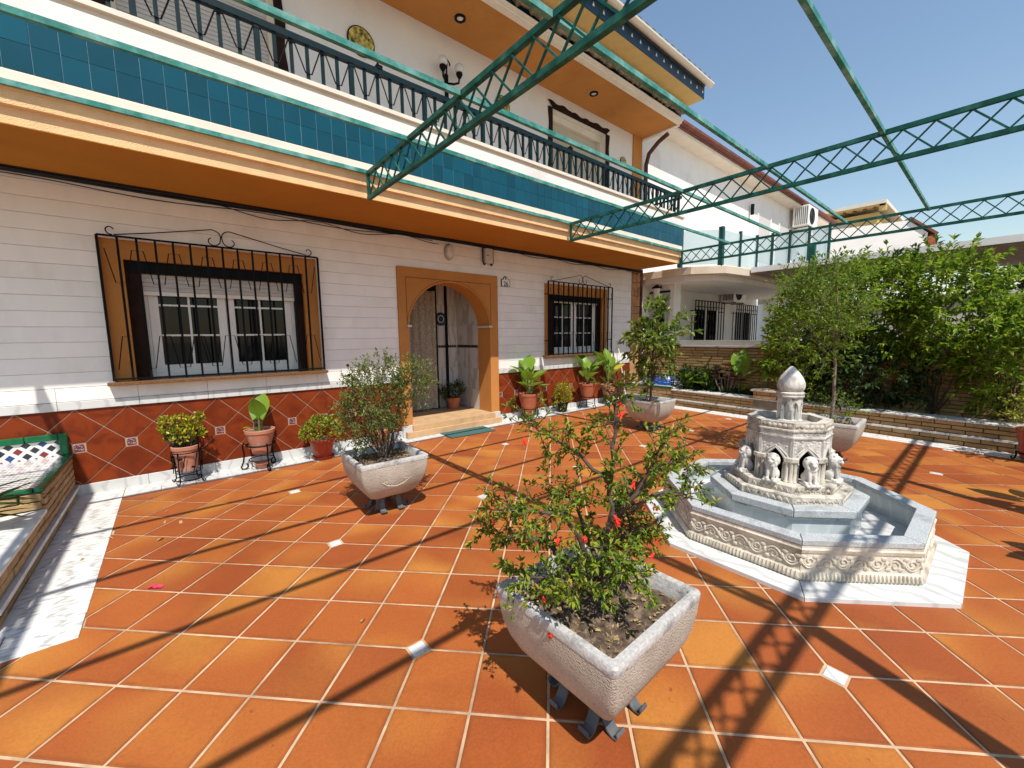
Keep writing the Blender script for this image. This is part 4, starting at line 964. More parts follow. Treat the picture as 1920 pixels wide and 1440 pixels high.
# far buildings
fbld = empty('gable_house', (22, -2, 0), R_(26), 'plain white gable wall of a house behind the canopy', 'house')
def fb_(o): o.parent = fbld; o.matrix_parent_inverse = Matrix.Translation((-22, 2, 0)); return o
fb_(extr_x([(-4.0, -0.05), (-4.0, 5.55), (-3.35, 6.1), (.6, 5.95), (1.0, 5.6), (1.0, -.05)], 22.0, 30).build('wall', 'white_plaster'))
fb_(extr_x([(-4.25, 5.42), (-3.4, 6.12), (-3.4, 6.22), (-4.3, 5.50)], 21.9, 30).build('verge', 'roof_red'))
fb_(MB().box(21.95, 30, -4.3, -4.0, 4.6, 5.40).build('side_brick', 'red_brick'))
yb = empty('yellow_house', (31, 1, 0), 0, 'yellow top storey with tiled eaves on the skyline', 'house')
def yb_(o): o.parent = yb; o.matrix_parent_inverse = Matrix.Translation((-31, -1, 0)); return o
yb_(MB().box(30.5, 38, -1.0, 5.6, 0, 8.35).build('wall', 'yellow_wall'))
yb_(MB().box(29.9, 38, -1.4, 6.0, 8.66, 8.86).build('roof', 'cream_trim'))
yb_(MB().box(30.0, 30.2, -1.4, -1.1, 8.3, 8.659).box(30.0, 30.5, -1.35, 6.0, 8.56, 8.659).build('parapet', 'yellow_wall'))
for k in range(14): yb_(MB().bar((29.95, -.9 + .45 * k, 8.50), (30.5, -.9 + .45 * k, 8.50), .10).build('eave_bracket', 'sill_stone'))
for y in (.2, 3.0): yb_(MB().box(30.44, 30.5, y, y + 1, 7.2, 8.1).build('window', 'shutter_cream'))
# ---------------------------------------------------------------- fountain
FC = Vector((2.965, -4.955, 0))
fo = empty('fountain', FC, 0, 'octagonal carved stone fountain with lion figures and onion dome on white marble base', 'fountain')
A8 = [R_(22.5 + 45 * k) for k in range(8)]
def oct_(r): return [(r * math.cos(a), r * math.sin(a)) for a in A8]
def seg(k, r0, r1, gap=.002):
    a, b = A8[k - 1], A8[k]; o0, o1 = Vector((math.cos(a), math.sin(a))), Vector((math.cos(b), math.sin(b)))
    t = (o1 - o0).normalized() * gap
    return [tuple(o0 * r0 + t), tuple(o0 * r1 + t), tuple(o1 * r1 - t), tuple(o1 * r0 - t)]
def side_M(k, r):
    """frame at the middle of side k: x along the side, -y outwards, z up"""
    am = (A8[k - 1] + A8[k]) / 2
    if k == 0: am = 0.0
    ap = r * math.cos(R_(22.5)); return Matrix.Translation((ap * math.cos(am), ap * math.sin(am), 0)) @ Matrix.Rotation(am + R_(90), 4, 'Z')
def fp(mb, n, mat, par=fo, smooth=False): return mb.build(n, mat, par, smooth)
for k in range(8):
    bevel(fp(MB().slab(seg(k, .70, 1.125), -0.004, .028), 'base_slab', 'marble'), .003)
RO = .925; hs = RO * math.sin(R_(22.5)) - .001
# carved side panel: fluted foot, scroll relief, moulding
prof_m = MB()
pr = [(.02, .03), (-.012, .03), (-.020, .045), (-.014, .082), (-.002, .090), (0, .098), (0, .205), (-.006, .212), (-.012, .235), (-.004, .244), (-.004, .258), (.05, .258), (.05, .03)]
for y, z in pr: pass
def side_panel(k):
    m = MB(); n = len(pr); tan = math.tan(R_(22.5)); vs = []
    for s in (-1, 1): vs += [(s * (hs - y * tan), y, z) for y, z in pr]
    m.add(vs, [(i, (i + 1) % n, n + (i + 1) % n, n + i) for i in range(n)] + [tuple(range(n)), tuple(range(n, 2 * n))[::-1]])
    sd = fp(m.xf(side_M(k, RO)), 'basin_side', 'carved_cream')
    fl = MB(); q = 30
    for i in range(q):
        x = -hs + .012 + (2 * hs - .024) * i / (q - 1); fl.tube([(x, -.012, .036), (x, -.020, .050), (x, -.019, .066), (x, -.010, .084)], .0085, 5)
    fp(fl.xf(side_M(k, RO)), 'fluted_foot', 'carved_cream', sd, True)
    sc = MB(); per = 7; w = 2 * hs / per
    for i in range(per):
        x0 = -hs + w * i; up = 1 if i % 2 else -1
        sc.tube([(x0 + w * t, -.002, .152 + up * .040 * math.sin(math.pi * t)) for t in [j / 6 for j in range(7)]], .0065, 5)
        sc.tube([(x0 + w / 2 + a, -.002, .150 - up * .008 + b * up) for a, b in spiral(0, 0, .006, .034, 90, 520, 12)], .0055, 5)
        for sx in (-1, 1): sc.ball((x0 + w / 2 + sx * w * .36, -.001, .152 - up * .034), .020, .008, .012, 7, 4)
        sc.ball((x0, -.001, .152), .012, .010, .024, 7, 4)
    fp(sc.xf(side_M(k, RO)), 'scroll_relief', 'carved_cream', sd, True)
    fp(MB().box(-hs + .025, hs - .025, .052, .060, .10, .257).xf(side_M(k, RO)), 'lining', 'marble_grey', sd)
for k in range(8): side_panel(k)
for k in range(8): bevel(fp(MB().slab(seg(k, .822, .932), .260, .298), 'rim_slab', 'granite'), .004)
fp(MB().slab(oct_(.88), .03, .100), 'basin_floor', 'marble')
fp(MB().slab(oct_(.515), .1005, .266), 'pedestal', 'marble_grey')
fp(MB().slab(oct_(.535), .2665, .288, .01), 'pedestal_moulding', 'carved_pale')
for k in range(8): bevel(fp(MB().slab(seg(k, .30, .555), .2885, .345), 'pedestal_slab', 'granite'), .006)
for (r0, r1, z0, z1) in ((.45, .455, .3455, .402), (.385, .39, .4025, .458)):
    st = fp(MB().slab(oct_(r0), z0, z1, .004), 'stone_step', 'carved_stone')
    rl = MB()
    for k in range(8):
        q = MB(); hh = r0 * math.sin(R_(22.5)) - .02
        for i in range(7): q.ball((-hh + 2 * hh * (i + .5) / 7, 0, (z0 + z1) / 2), hh / 9, .006, .014, 6, 4)
        q.tube([(-hh + 2 * hh * i / 14, -.001, (z0 + z1) / 2 + .017 * (1 if i % 2 else -1)) for i in range(15)], .004, 4)
        q.xf(side_M(k, r0)); rl.add(q.v, q.f)
    fp(rl, 'step_carving', 'carved_stone', st, True)
# the tower: arcaded octagon
RT = .285; ht = RT * math.sin(R_(22.5))
def ogee(w, z0, zs, za, n=7):
    """pointed horseshoe outline, bottom left to bottom right"""
    pts = [(-w * .86, z0), (-w * .86, zs)]
    for i in range(1, n + 1):
        t = i / n; pts.append((-w * 1.10 * (1 - t ** 1.7), zs + (za - zs) * t))
    return pts + [(-x, z) for x, z in pts[::-1][1:]]
for k in range(8):
    op = ogee(.058, .459, .600, .712)
    pn = fp(holed(MB(), -ht, ht, .459, .80, op, 0.0, .035).xf(side_M(k, RT)), 'arcade_panel', 'carved_pale')
    fr = MB().tube([(x * 1.18, -.004, z + (.008 if z > .6 else 0)) for x, z in op[1:-1]], .0085, 5)
    fr.tube([(x * 1.55, -.003, z + (.022 if z > .6 else 0)) for x, z in op[2:-2]], .005, 5)
    fp(fr.xf(side_M(k, RT)), 'arch_moulding', 'carved_pale', pn, True)
    tx = MB(); rr = random.Random(k)
    for i in range(26):
        x = rr.uniform(-ht + .02, ht - .02); z = rr.uniform(.665, .785)
        if abs(x) > .03 + (.72 - z) * .7 or z > .735: tx.ball((x, -.0005, z), .009, .004, .008, 5, 3)
    fp(tx.xf(side_M(k, RT)), 'stipple_relief', 'carved_pale', pn, True)
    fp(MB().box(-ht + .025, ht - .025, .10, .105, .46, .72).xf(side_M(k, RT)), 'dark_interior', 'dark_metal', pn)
    cl = MB(); x, y = RT * math.cos(A8[k]), RT * math.sin(A8[k]); e = Vector((math.cos(A8[k]), math.sin(A8[k]), 0)); s = Vector((-e.y, e.x, 0))
    for t in (-1, 0, 1):
        c = Vector((x, y, 0)) + s * (.026 * t) + e * (.006 if t == 0 else -.002)
        cl.lathe([(.018, .459), (.018, .470), (.0135, .476), (.0130, .612), (.016, .620)], 8, c)
    fp(cl, 'column_cluster', 'carved_stone', fo, True)
    fp(MB().slab([tuple((Vector((x, y, 0)) + s * a + e * b).xy) for a, b in ((-.05, -.03), (-.047, .012), (0, .028), (.047, .012), (.05, -.03))][::-1], .620, .652, .004), 'capital', 'carved_stone')
    fp(MB().bar((x * .985, y * .985, .652), (x * .985, y * .985, .80), .020), 'corner_strip', 'carved_pale')
fp(MB().slab(oct_(.298), .8005, .815, .003), 'cornice', 'carved_pale')
fp(MB().slab(oct_(.290), .8155, .853), 'frieze', 'carved_pale')
fz = MB()
for k in range(8):
    q = MB(); w = .170
    q.tube([(-w / 2, 0, .822), (w / 2, 0, .822), (w / 2, 0, .846), (-w / 2, 0, .846)], .004, 4, True)
    for i in range(5): q.tube([(-w / 2 + w * (i + a) / 5, -.001, .834 + .007 * math.sin(a * 6.28)) for a in (0, .25, .5, .75, 1)], .003, 4)
    q.xf(side_M(k, .290)); fz.add(q.v, q.f)
fp(fz, 'frieze_carving', 'carved_pale', fo, True)
fp(MB().slab(oct_(.300), .8535, .868, .004), 'upper_cornice', 'carved_stone')
ri = oct_(.292); rj = oct_(.225)
m = MB(); vs = [(x, y, .8685) for x, y in ri] + [(x, y, .920) for x, y in ri] + [(x, y, .920) for x, y in rj] + [(x, y, .8685) for x, y in rj]
m.add(vs, [(a * 8 + i, a * 8 + (i + 1) % 8, (a + 1) * 8 + (i + 1) % 8, (a + 1) * 8 + i) for a in range(3) for i in range(8)])
par_ = fp(m, 'bowl_parapet', 'carved_stone')
for k in range(8):
    q = MB()
    for i in range(6): q.ball((-.088 + .035 * i, 0, .893), .0185, .006, .016, 7, 4)
    fp(q.xf(side_M(k, .292)), 'parapet_carving', 'carved_stone', par_, True)
fp(MB().slab(oct_(.226), .8686, .872), 'bowl_floor', 'concrete')
# lantern drum and onion dome
fp(MB().lathe([(.092, .872), (.092, .900), (.085, .906), (.060, .908), (.060, 1.075), (.082, 1.082)], 24), 'drum', 'carved_pale', fo, True)
for k in range(8):
    a = A8[k]; fp(MB().bar((.070 * math.cos(a), .070 * math.sin(a), .906), (.070 * math.cos(a), .070 * math.sin(a), 1.02), .024), 'drum_column', 'carved_pale')
    m = holed(MB(), -.033, .033, .985, 1.08, [(-.020, .985), (-.021, 1.01), (-.015, 1.03), (0, 1.05), (.015, 1.03), (.021, 1.01), (.020, .985)], -.006, .012)
    fp(m.xf(Matrix.Rotation(a + R_(22.5) + R_(90), 4, 'Z') @ Matrix.Translation((0, -.074, 0))), 'drum_arch', 'carved_pale')
fp(MB().lathe([(.078, 1.08), (.094, 1.086), (.097, 1.096), (.092, 1.104), (.097, 1.112), (.097, 1.122), (.088, 1.130), (.07, 1.132)], 28), 'drum_ring', 'carved_pale', fo, True)
fp(MB().lathe([(.080, 1.132), (.092, 1.150), (.0975, 1.172), (.096, 1.195), (.088, 1.222), (.073, 1.252), (.053, 1.282), (.034, 1.306), (.020, 1.322), (.010, 1.330), (.001, 1.333)], 28), 'onion_dome', 'carved_pale', fo, True)
# lions round the tower (one mesh, remeshed to a continuous body)
lm = MB()
for c, r3 in (((0, 0, .062), (.040, .040, .060)), ((-.012, .030, .040), (.036, .020, .036)), ((-.012, -.030, .040), (.036, .020, .036)), ((.020, 0, .090), (.032, .036, .044)), ((.006, 0, .146), (.044, .056, .052)),
              ((.034, 0, .150), (.030, .034, .034)), ((.060, 0, .140), (.018, .021, .016)), ((.058, 0, .128), (.012, .016, .008)), ((.020, .034, .184), (.008, .009, .010)), ((.020, -.034, .184), (.008, .009, .010)),
              ((.054, .021, .010), (.022, .014, .012)), ((.054, -.021, .010), (.022, .014, .012)), ((.030, .044, .010), (.026, .013, .012)), ((.030, -.044, .010), (.026, .013, .012)),
              ((.058, .017, .163), (.009, .011, .006)), ((.058, -.017, .163), (.009, .011, .006)), ((.030, 0, .108), (.030, .040, .026)), ((.036, .030, .118), (.012, .014, .020)), ((.036, -.030, .118), (.012, .014, .020))):
    lm.ball(c, *r3, 12, 8)
for s in (-1, 1): lm.tube([(.034, s * .022, .095), (.044, s * .022, .05), (.048, s * .021, .008)], [.017, .014, .014], 8)
lm.box(-.05, .075, -.055, .055, -.012, .004)
lme = lm.mesh('lion_figure', 'carved_pale', True)
for k in range(8):
    am = 45 * k; rr_ = .305
    o = put(lme, 'lion_figure', fo, (rr_ * math.cos(R_(am)), rr_ * math.sin(R_(am)), .470), (0, 0, R_(am)), (.92, .92, 1.06))
    md = o.modifiers.new('join', 'REMESH'); md.mode = 'VOXEL'; md.voxel_size = .004; md.use_smooth_shade = True
# ---------------------------------------------------------------- stone planters
def rsq(h, r, z, n=4):
    pts = []
    for cx, cy, a0 in ((h - r, h - r, 0), (-h + r, h - r, 90), (-h + r, -h + r, 180), (h - r, -h + r, 270)):
        for i in range(n + 1): a = R_(a0 + 90 * i / n); pts.append((cx + r * math.cos(a), cy + r * math.sin(a), z))
    return pts
def loft(rings, cap0=True, cap1=False):
    m = MB(); n = len(rings[0]); m.v = [p for r in rings for p in r]
    m.f = [(i * n + k, i * n + (k + 1) % n, (i + 1) * n + (k + 1) % n, (i + 1) * n + k) for i in range(len(rings) - 1) for k in range(n)]
    if cap0: m.f.append(tuple(range(n))[::-1])
    if cap1: m.f.append(tuple((len(rings) - 1) * n + k for k in range(n)))
    return m
def strap(w=.05, t=.007):
    """curled iron foot in the x-z plane, top at z .125"""
    path = [(0, .128), (0, .10), (.004, .07), (.016, .04), (.034, .018), (.055, .008), (.074, .010), (.082, .022), (.076, .032)]
    m = MB(); vs = []
    for i, (x, z) in enumerate(path):
        a = path[max(i - 1, 0)]; b = path[min(i + 1, len(path) - 1)]; d = Vector((b[0] - a[0], b[1] - a[1])).normalized(); nx, nz = -d.y * t / 2, d.x * t / 2
        vs += [(x + nx, -w / 2, z + nz), (x + nx, w / 2, z + nz), (x - nx, w / 2, z - nz), (x - nx, -w / 2, z - nz)]
    k = len(path); fs = [(i * 4 + a, i * 4 + (a + 1) % 4, i * 4 + 4 + (a + 1) % 4, i * 4 + 4 + a) for i in range(k - 1) for a in range(4)] + [(0, 1, 2, 3), (k * 4 - 1, k * 4 - 2, k * 4 - 3, k * 4 - 4)]
    return m.add(vs, fs)
bowl_me = loft([rsq(h, r, z) for h, r, z in ((.135, .03, .152), (.165, .032, .156), (.205, .034, .182), (.245, .034, .232), (.275, .03, .295), (.294, .026, .360), (.304, .022, .430), (.307, .018, .484))]).mesh('bowl', 'cast_stone', True)
rim_me = loft([rsq(.309, .018, .4845), rsq(.311, .018, .515), rsq(.306, .016, .523), rsq(.278, .010, .523), rsq(.273, .010, .517), rsq(.262, .010, .40)], False).mesh('rim', 'cast_rim', True)
sm = MB(); N = 22; r = random.Random(3)
for i in range(N + 1):
    for j in range(N + 1):
        x = -.257 + .514 * i / N; y = -.257 + .514 * j / N; sm.v.append((x, y, .462 + r.uniform(-.010, .010) + .018 * math.exp(-(x * x + y * y) / .02)))
sm.f = [(i * (N + 1) + j, (i + 1) * (N + 1) + j, (i + 1) * (N + 1) + j + 1, i * (N + 1) + j + 1) for i in range(N) for j in range(N)]
soil_me = sm.mesh('soil', 'soil', True)
chm = MB(); r = random.Random(6)
for k in range(260):
    a = r.uniform(0, 6.28); s = r.uniform(.004, .011); p = Vector((r.uniform(-.245, .245), r.uniform(-.245, .245), .470 + r.uniform(0, .004))); d = Vector((math.cos(a) * s, math.sin(a) * s, r.uniform(-.003, .003))); e = Vector((-d.y * .4, d.x * .4, .002)); chm.add([p - d - e, p + d - e, p + d + e, p - d + e, p + Vector((0, 0, .004))], [(0, 1, 4), (1, 2, 4), (2, 3, 4), (3, 0, 4)])
chips_me = chm.mesh('soil_chips', 'dry_leaf')
def leg_mesh(sx, sy):
    a = strap().xf(Matrix.Translation((sx * .105, sy * .082, 0)) @ Matrix.Scale(sx, 4, (1, 0, 0))); b = strap().xf(Matrix.Translation((sx * .082, sy * .105, 0)) @ Matrix.Rotation(R_(90), 4, 'Z') @ Matrix.Scale(sy, 4, (1, 0, 0)))
    return a.add(b.v, b.f)
leg_me = {(sx, sy): leg_mesh(sx, sy).xf(Matrix.Diagonal((1, 1, 1.2, 1))).mesh('leg', 'grey_iron') for sx in (-1, 1) for sy in (-1, 1)}
base_me = MB().box(-.112, .112, -.112, .112, .138, .153).mesh('stand_plate', 'dark_metal')
emb = MB(); 
for k in range(-4, 5): emb.tube([(k * .030, 0, .005 + abs(k) * .006), (k * .012, 0, .085 - abs(k) * .008)], .0045, 4)
emb.tube([(-.15, 0, .05), (-.06, 0, .10), (0, 0, .17), (.06, 0, .10), (.15, 0, .05), (.08, 0, .0), (0, 0, -.02), (-.08, 0, .0), (-.15, 0, .05)], .0045, 4)
emb_me = emb.mesh('leaf_relief', 'cast_stone')
def planter(x, y, rz, label, sz=1.0):
    t = empty('stone_planter', (x, y, 0), rz, label, 'planter', 'square stone planters on iron stands'); t.scale = (sz, sz, 1)
    b = put(bowl_me, 'bowl', t); put(rim_me, 'rim', t); put(soil_me, 'soil', t); put(chips_me, 'soil_chips', t)['kind'] = 'stuff'; put(base_me, 'stand_plate', t)
    for k in range(1 if 'relief' in label else 0):
        M = Matrix.Rotation(R_(90 * k), 4, 'Z') @ Matrix.Translation((0, -.2795, .30)) @ Matrix.Rotation(R_(9), 4, 'X')
        e = put(emb_me, 'leaf_relief', b); e.matrix_local = M
    for (sx, sy), me in leg_me.items(): put(me, 'leg', t)
    return t
planter(.465, -4.985, R_(1), 'square stone planter nearest the camera with rough sides')
planter(.60, -2.375, R_(-2), 'square stone planter with leaf relief in front of the entrance')
planter(5.27, -2.30, R_(-1), 'square stone planter beneath the small citrus tree', .98)
planter(5.42, -4.73, R_(2), 'square stone planter behind the fountain', .98)

# ---------------------------------------------------------------- shrubs in the planters
FW = Vector((.6406, .7679, 0)); RT_ = Vector((.7679, -.6406, 0))
def shrub_at(name, c, label, cat, group=None): return empty(name, (c[0], c[1], c[2]), 0, label, cat, group)
# pomegranate in the nearest planter: branches as (sideways, height, depth)
pom = shrub_at('pomegranate_shrub', (.465, -4.985, .47), 'pomegranate shrub with red flowers in the nearest stone planter', 'shrub')
def PB(u, z, d): v = RT_ * u + FW * d; return Vector((v.x, v.y, z - .47))
BR = [[(-.014, .465, 0), (.019, .604, .01), (.047, .727, 0), (.055, .851, -.01), (.051, .974, .01), (.055, 1.14, 0), (.067, 1.30, .01), (.075, 1.375, 0)],
      [(.05, .80, 0), (.105, .892, -.03), (.165, .999, -.05), (.22, 1.09, -.04), (.262, 1.18, -.02)],
      [(.047, .98, 0), (-.054, 1.077, .04), (-.119, 1.123, .08), (-.2, 1.164, .10), (-.273, 1.205, .12)],
      [(-.006, .60, 0), (-.07, .727, -.05), (-.151, .892, -.10), (-.216, .917, -.13), (-.33, .925, -.12), (-.41, .917, -.10)],
      [(-.018, .50, 0), (-.176, .661, .06), (-.232, .702, .08), (-.33, .702, .10), (-.435, .711, .10), (-.48, .752, .12)],
      [(.022, .604, 0), (.043, .678, .05), (.13, .702, .10), (.21, .702, .14), (.265, .665, .15)],
      [(.1, .859, -.02), (.14, .933, .04), (.237, .979, .10), (.343, .991, .16), (.371, 1.024, .18), (.424, 1.032, .20), (.465, .995, .21)],
      [(.124, .876, -.02), (.237, .925, .02), (.359, .908, .06), (.432, .884, .10)],
      [(0, .55, 0), (.03, .66, -.10), (.06, .72, -.16), (.10, .70, -.20)], [(0, .53, 0), (-.05, .62, -.12), (-.12, .66, -.20), (-.22, .64, -.24)],
      [(.0, .56, 0), (-.02, .70, .12), (-.08, .82, .20), (-.16, .86, .24)], [(.02, .62, 0), (.12, .74, .12), (.18, .84, .18), (.26, .86, .20)],
      [(.01, .56, 0), (.06, .64, .06), (.16, .72, .12), (.24, .74, .14)], [(-.02, .50, 0), (-.14, .58, -.06), (-.26, .62, -.08), (-.37, .64, -.05)]]
wood = MB(); pl_ = Leaves(21); r = random.Random(21)
for bi, br in enumerate(BR):
    pts = wob([PB(*p) for p in br], .010, bi); n = len(pts)
    r0 = .016 if bi == 0 else (.011 if bi in (1, 3, 4, 10) else .0075)
    wood.tube(pts, [r0 * (1 - .75 * i / (n - 1)) + .0012 for i in range(n)], 6)
    for i in range(2, n):
        t = i / (n - 1); dens = 1 if bi == 0 and t < .45 else (3 if t > .3 else 1)
        if bi in (6, 7): dens = 1 if t < .75 else 3
        if bi == 2 and t < .5: dens = 2
        if bi == 1 and t < .35: dens = 2
        for k in range(dens):
            d = (rv(r) + Vector((0, 0, .25)) + (pts[i] - pts[i - 1]).normalized() * .5).normalized(); ln = r.uniform(.04, .13)
            q = pts[i] + d * ln; wood.tube([pts[i], pts[i].lerp(q, .5) + rv(r) * .008, q], [.0028, .002, .001], 4)
            pl_.twig(pts[i] + d * ln * .25, d, ln * .85, 9, .031, .0115, .85, 5)
            if r.random() < .5:
                d2 = (d + rv(r) * .9).normalized(); pl_.twig(q - d * ln * .3, d2, ln * .6, 8, .029, .011, .9, 5); wood.tube([q - d * ln * .3, q - d * ln * .3 + d2 * ln * .6], [.0018, .001], 4)
for k in range(34):      # low leafy skirt round the stems
    a = r.uniform(0, 6.28); rr = r.uniform(.03, .17); b0 = Vector((rr * math.cos(a) * .7, rr * math.sin(a) * .7, r.uniform(.04, .24))); pl_.twig(b0, (math.cos(a), math.sin(a), r.uniform(.0, .8)), r.uniform(.04, .10), 9, .031, .0115, .9, 4)
for k in range(26):      # bare thorny twiglets
    br = r.choice(BR); p = PB(*r.choice(br[2:])); d = rv(r); wood.tube([p, p + d * .05, p + d * .10 + rv(r) * .02], [.0022, .0016, .0008], 4)
wood.build('branches', 'bark', pom); pl_.build('foliage', 'leaf_pom', pom)
fl = MB()
fl.lathe([(.0015, 0), (.0060, .006), (.0075, .016), (.0095, .024)], 7, cap=False)
for k in range(5):
    a = 6.283 * k / 5; ca, sa = math.cos(a), math.sin(a)
    fl.add([(.007 * ca, .007 * sa, .022), (.012 * ca - .008 * sa, .012 * sa + .008 * ca, .032), (.018 * ca, .018 * sa, .041), (.012 * ca + .008 * sa, .012 * sa - .008 * ca, .032)], [(0, 1, 2, 3)])
fl_me = fl.mesh('flower', 'petal_red', True)
for u, z, d in ((-.168, .826, -.14), (-.083, .822, -.16), (.051, .875, -.06), (.053, .850, -.05), (.14, 1.011, -.04), (.225, .859, .12), (.286, .836, .14), (-.305, 1.16, .1), (-.455, .805, .08), (-.354, .583, .02), (-.22, .484, -.24),
                (.28, .62, .10), (.27, .707, .12), (.092, 1.337, .02), (.096, 1.292, -.02), (.472, .985, .21), (.33, .66, .15), (-.245, .587, -.14)):
    put(fl_me, 'flower', pom, PB(u, z, d), (R_(r.uniform(110, 230)), R_(r.uniform(-40, 40)), r.uniform(0, 6)), (.85, .85, .85))

def crown(lv, wd, base, c, rad, n, ll, lw, tl=(.08, .18), nl=8, fill=.45, seed=0, limbs=12, r0=.02, up=.35, lump=.25, wr=.5):
    """twigs spread through an uneven ellipsoid c, rad; limbs run to it from base"""
    r = random.Random(seed); c = Vector(c); lumps = [(rv(r), r.uniform(.6, 1.0) * lump) for _ in range(9)]
    tips = []
    for k in range(n):
        d = rv(r); f = 1 - lump * .5
        for ld, a in lumps: f += a * max(0, d.dot(ld)) ** 6
        q = fill + (1 - fill) * math.sqrt(r.random()); s = d * (f * q); p = c + Vector((s.x * rad[0], s.y * rad[1], s.z * rad[2]))
        dd = (d * .8 + Vector((0, 0, up)) + rv(r) * .6).normalized(); ln = r.uniform(*tl)
        lv.twig(p, dd, ln, nl, ll, lw, .9, 3)
        if wd is not None and r.random() < wr: wd.tube([p - dd * ln * .5, p + dd * ln * .7], [.0022, .0012], 4)
        tips.append(p)
    if wd is not None:
        for k in range(limbs):
            q = r.choice(tips); mid = Vector(base).lerp(q, .5) + rv(r) * .05 + Vector((0, 0, .08 * (q - Vector(base)).length)); wd.tube(wob([base, mid, q], .015, seed + k), [r0 * (1 - .13 * i) for i in range(7)], 5)
# grey-green shrub in front of the entrance
s2 = shrub_at('rounded_shrub', (.60, -2.375, .47), 'grey-green small leaved shrub in planter before the entrance', 'shrub')
wd = MB(); lv = Leaves(31)
crown(lv, wd, (.01, -.01, -.02), (-.04, .03, .52), (.30, .30, .37), 460, .034, .0120, (.05, .12), 10, .25, 31, 12, .007, .5, .3)
crown(lv, wd, (.02, -.02, -.02), (.22, -.20, .74), (.14, .14, .17), 150, .030, .0105, (.06, .14), 10, .2, 33, 3, .006, .5, .3)
crown(lv, wd, (-.02, .02, .0), (-.20, .14, .33), (.13, .13, .22), 110, .028, .010, (.05, .12), 10, .2, 34, 3, .005, .1, .3)
for k, (x, y) in enumerate(((0, 0), (.03, -.04), (.05, .02), (-.03, .01))): wd.tube(wob([(x, y, -.03), (x * 2 + .01, y * 2, .15), (x * 3 - .02, y * 3, .38)], .012, k), [.013 - .001 * i for i in range(7)], 6)
wd.build('branches', 'bark', s2); lv.build('foliage', 'leaf_grey', s2)
fm = MB().ball((0, 0, 0), .013, n=8, m=6); sh = MB()
for u, z, d in ((-.29, .88, 0), (-.285, .79, 0), (-.31, .73, .02)):
    p = RT_ * u + FW * d; q = RT_ * (u + .12) + FW * d; MB().ball((p.x, p.y, z), .015, .015, .013, 8, 6).build('seed_head', 'dark_wood', s2); MB().tube([(q.x, q.y, z - .08), (p.x, p.y, z)], .003, 4).build('flower_stalk', 'bark_pale', s2)
# citrus
s3 = shrub_at('citrus_tree', (5.27, -2.30, .47), 'small citrus tree with glossy leaves in the stone planter by the back corner', 'tree')
wd = MB(); lv = Leaves(41)
crown(lv, wd, (.03, -.02, .35), (.02, .0, 1.02), (.36, .36, .38), 100, .120, .056, (.08, .22), 7, .2, 41, 14, .007, .0, .6)
crown(lv, wd, (.03, -.02, .9), (.0, .0, 1.50), (.15, .15, .28), 26, .110, .048, (.08, .18), 7, .2, 43, 6, .006, .4, .3)
crown(lv, wd, (.03, 0, .3), (-.02, .02, .40), (.10, .10, .10), 12, .08, .034, (.05, .1), 6, .2, 44, 2, .006, .0, .3)
wd.tube(wob([(.0, .0, -.03), (.02, -.01, .35), (.02, -.02, .8), (.0, 0, 1.3)], .012, 4), [.022 - .0014 * i for i in range(10)], 7)
wd.tube(wob([(-.06, .03, -.03), (-.03, .02, .4), (.0, .0, .7)], .006, 5), [.009] * 7, 6)
wd.build('trunk', 'bark', s3); lv.build('crown', 'leaf_citrus', s3, droop=.22, wide=.45)
# slender tree behind the fountain
s4 = shrub_at('slender_tree', (5.42, -4.73, .47), 'slender sparse small leaved tree in the planter behind the fountain', 'tree')
wd = MB(); lv = Leaves(51)
wd.tube(wob([(.0, .0, -.03), (.01, .0, .5), (-.02, .01, 1.1), (-.06, .03, 1.6), (-.12, .05, 2.0)], .012, 9), [.022 - .0013 * i for i in range(13)], 7)
crown(lv, wd, (-.03, .01, 1.0), (-.22, .16, 1.42), (.46, .46, .66), 430, .054, .018, (.10, .22), 10, .15, 51, 20, .0045, .3, .4, .5)
crown(lv, wd, (-.0, .0, .1), (.08, -.05, .18), (.18, .18, .16), 40, .045, .013, (.06, .14), 7, .2, 53, 4, .005, .3, .4, .9)
wd.build('trunk', 'bark_pale', s4); lv.build('crown', 'leaf_olive', s4)

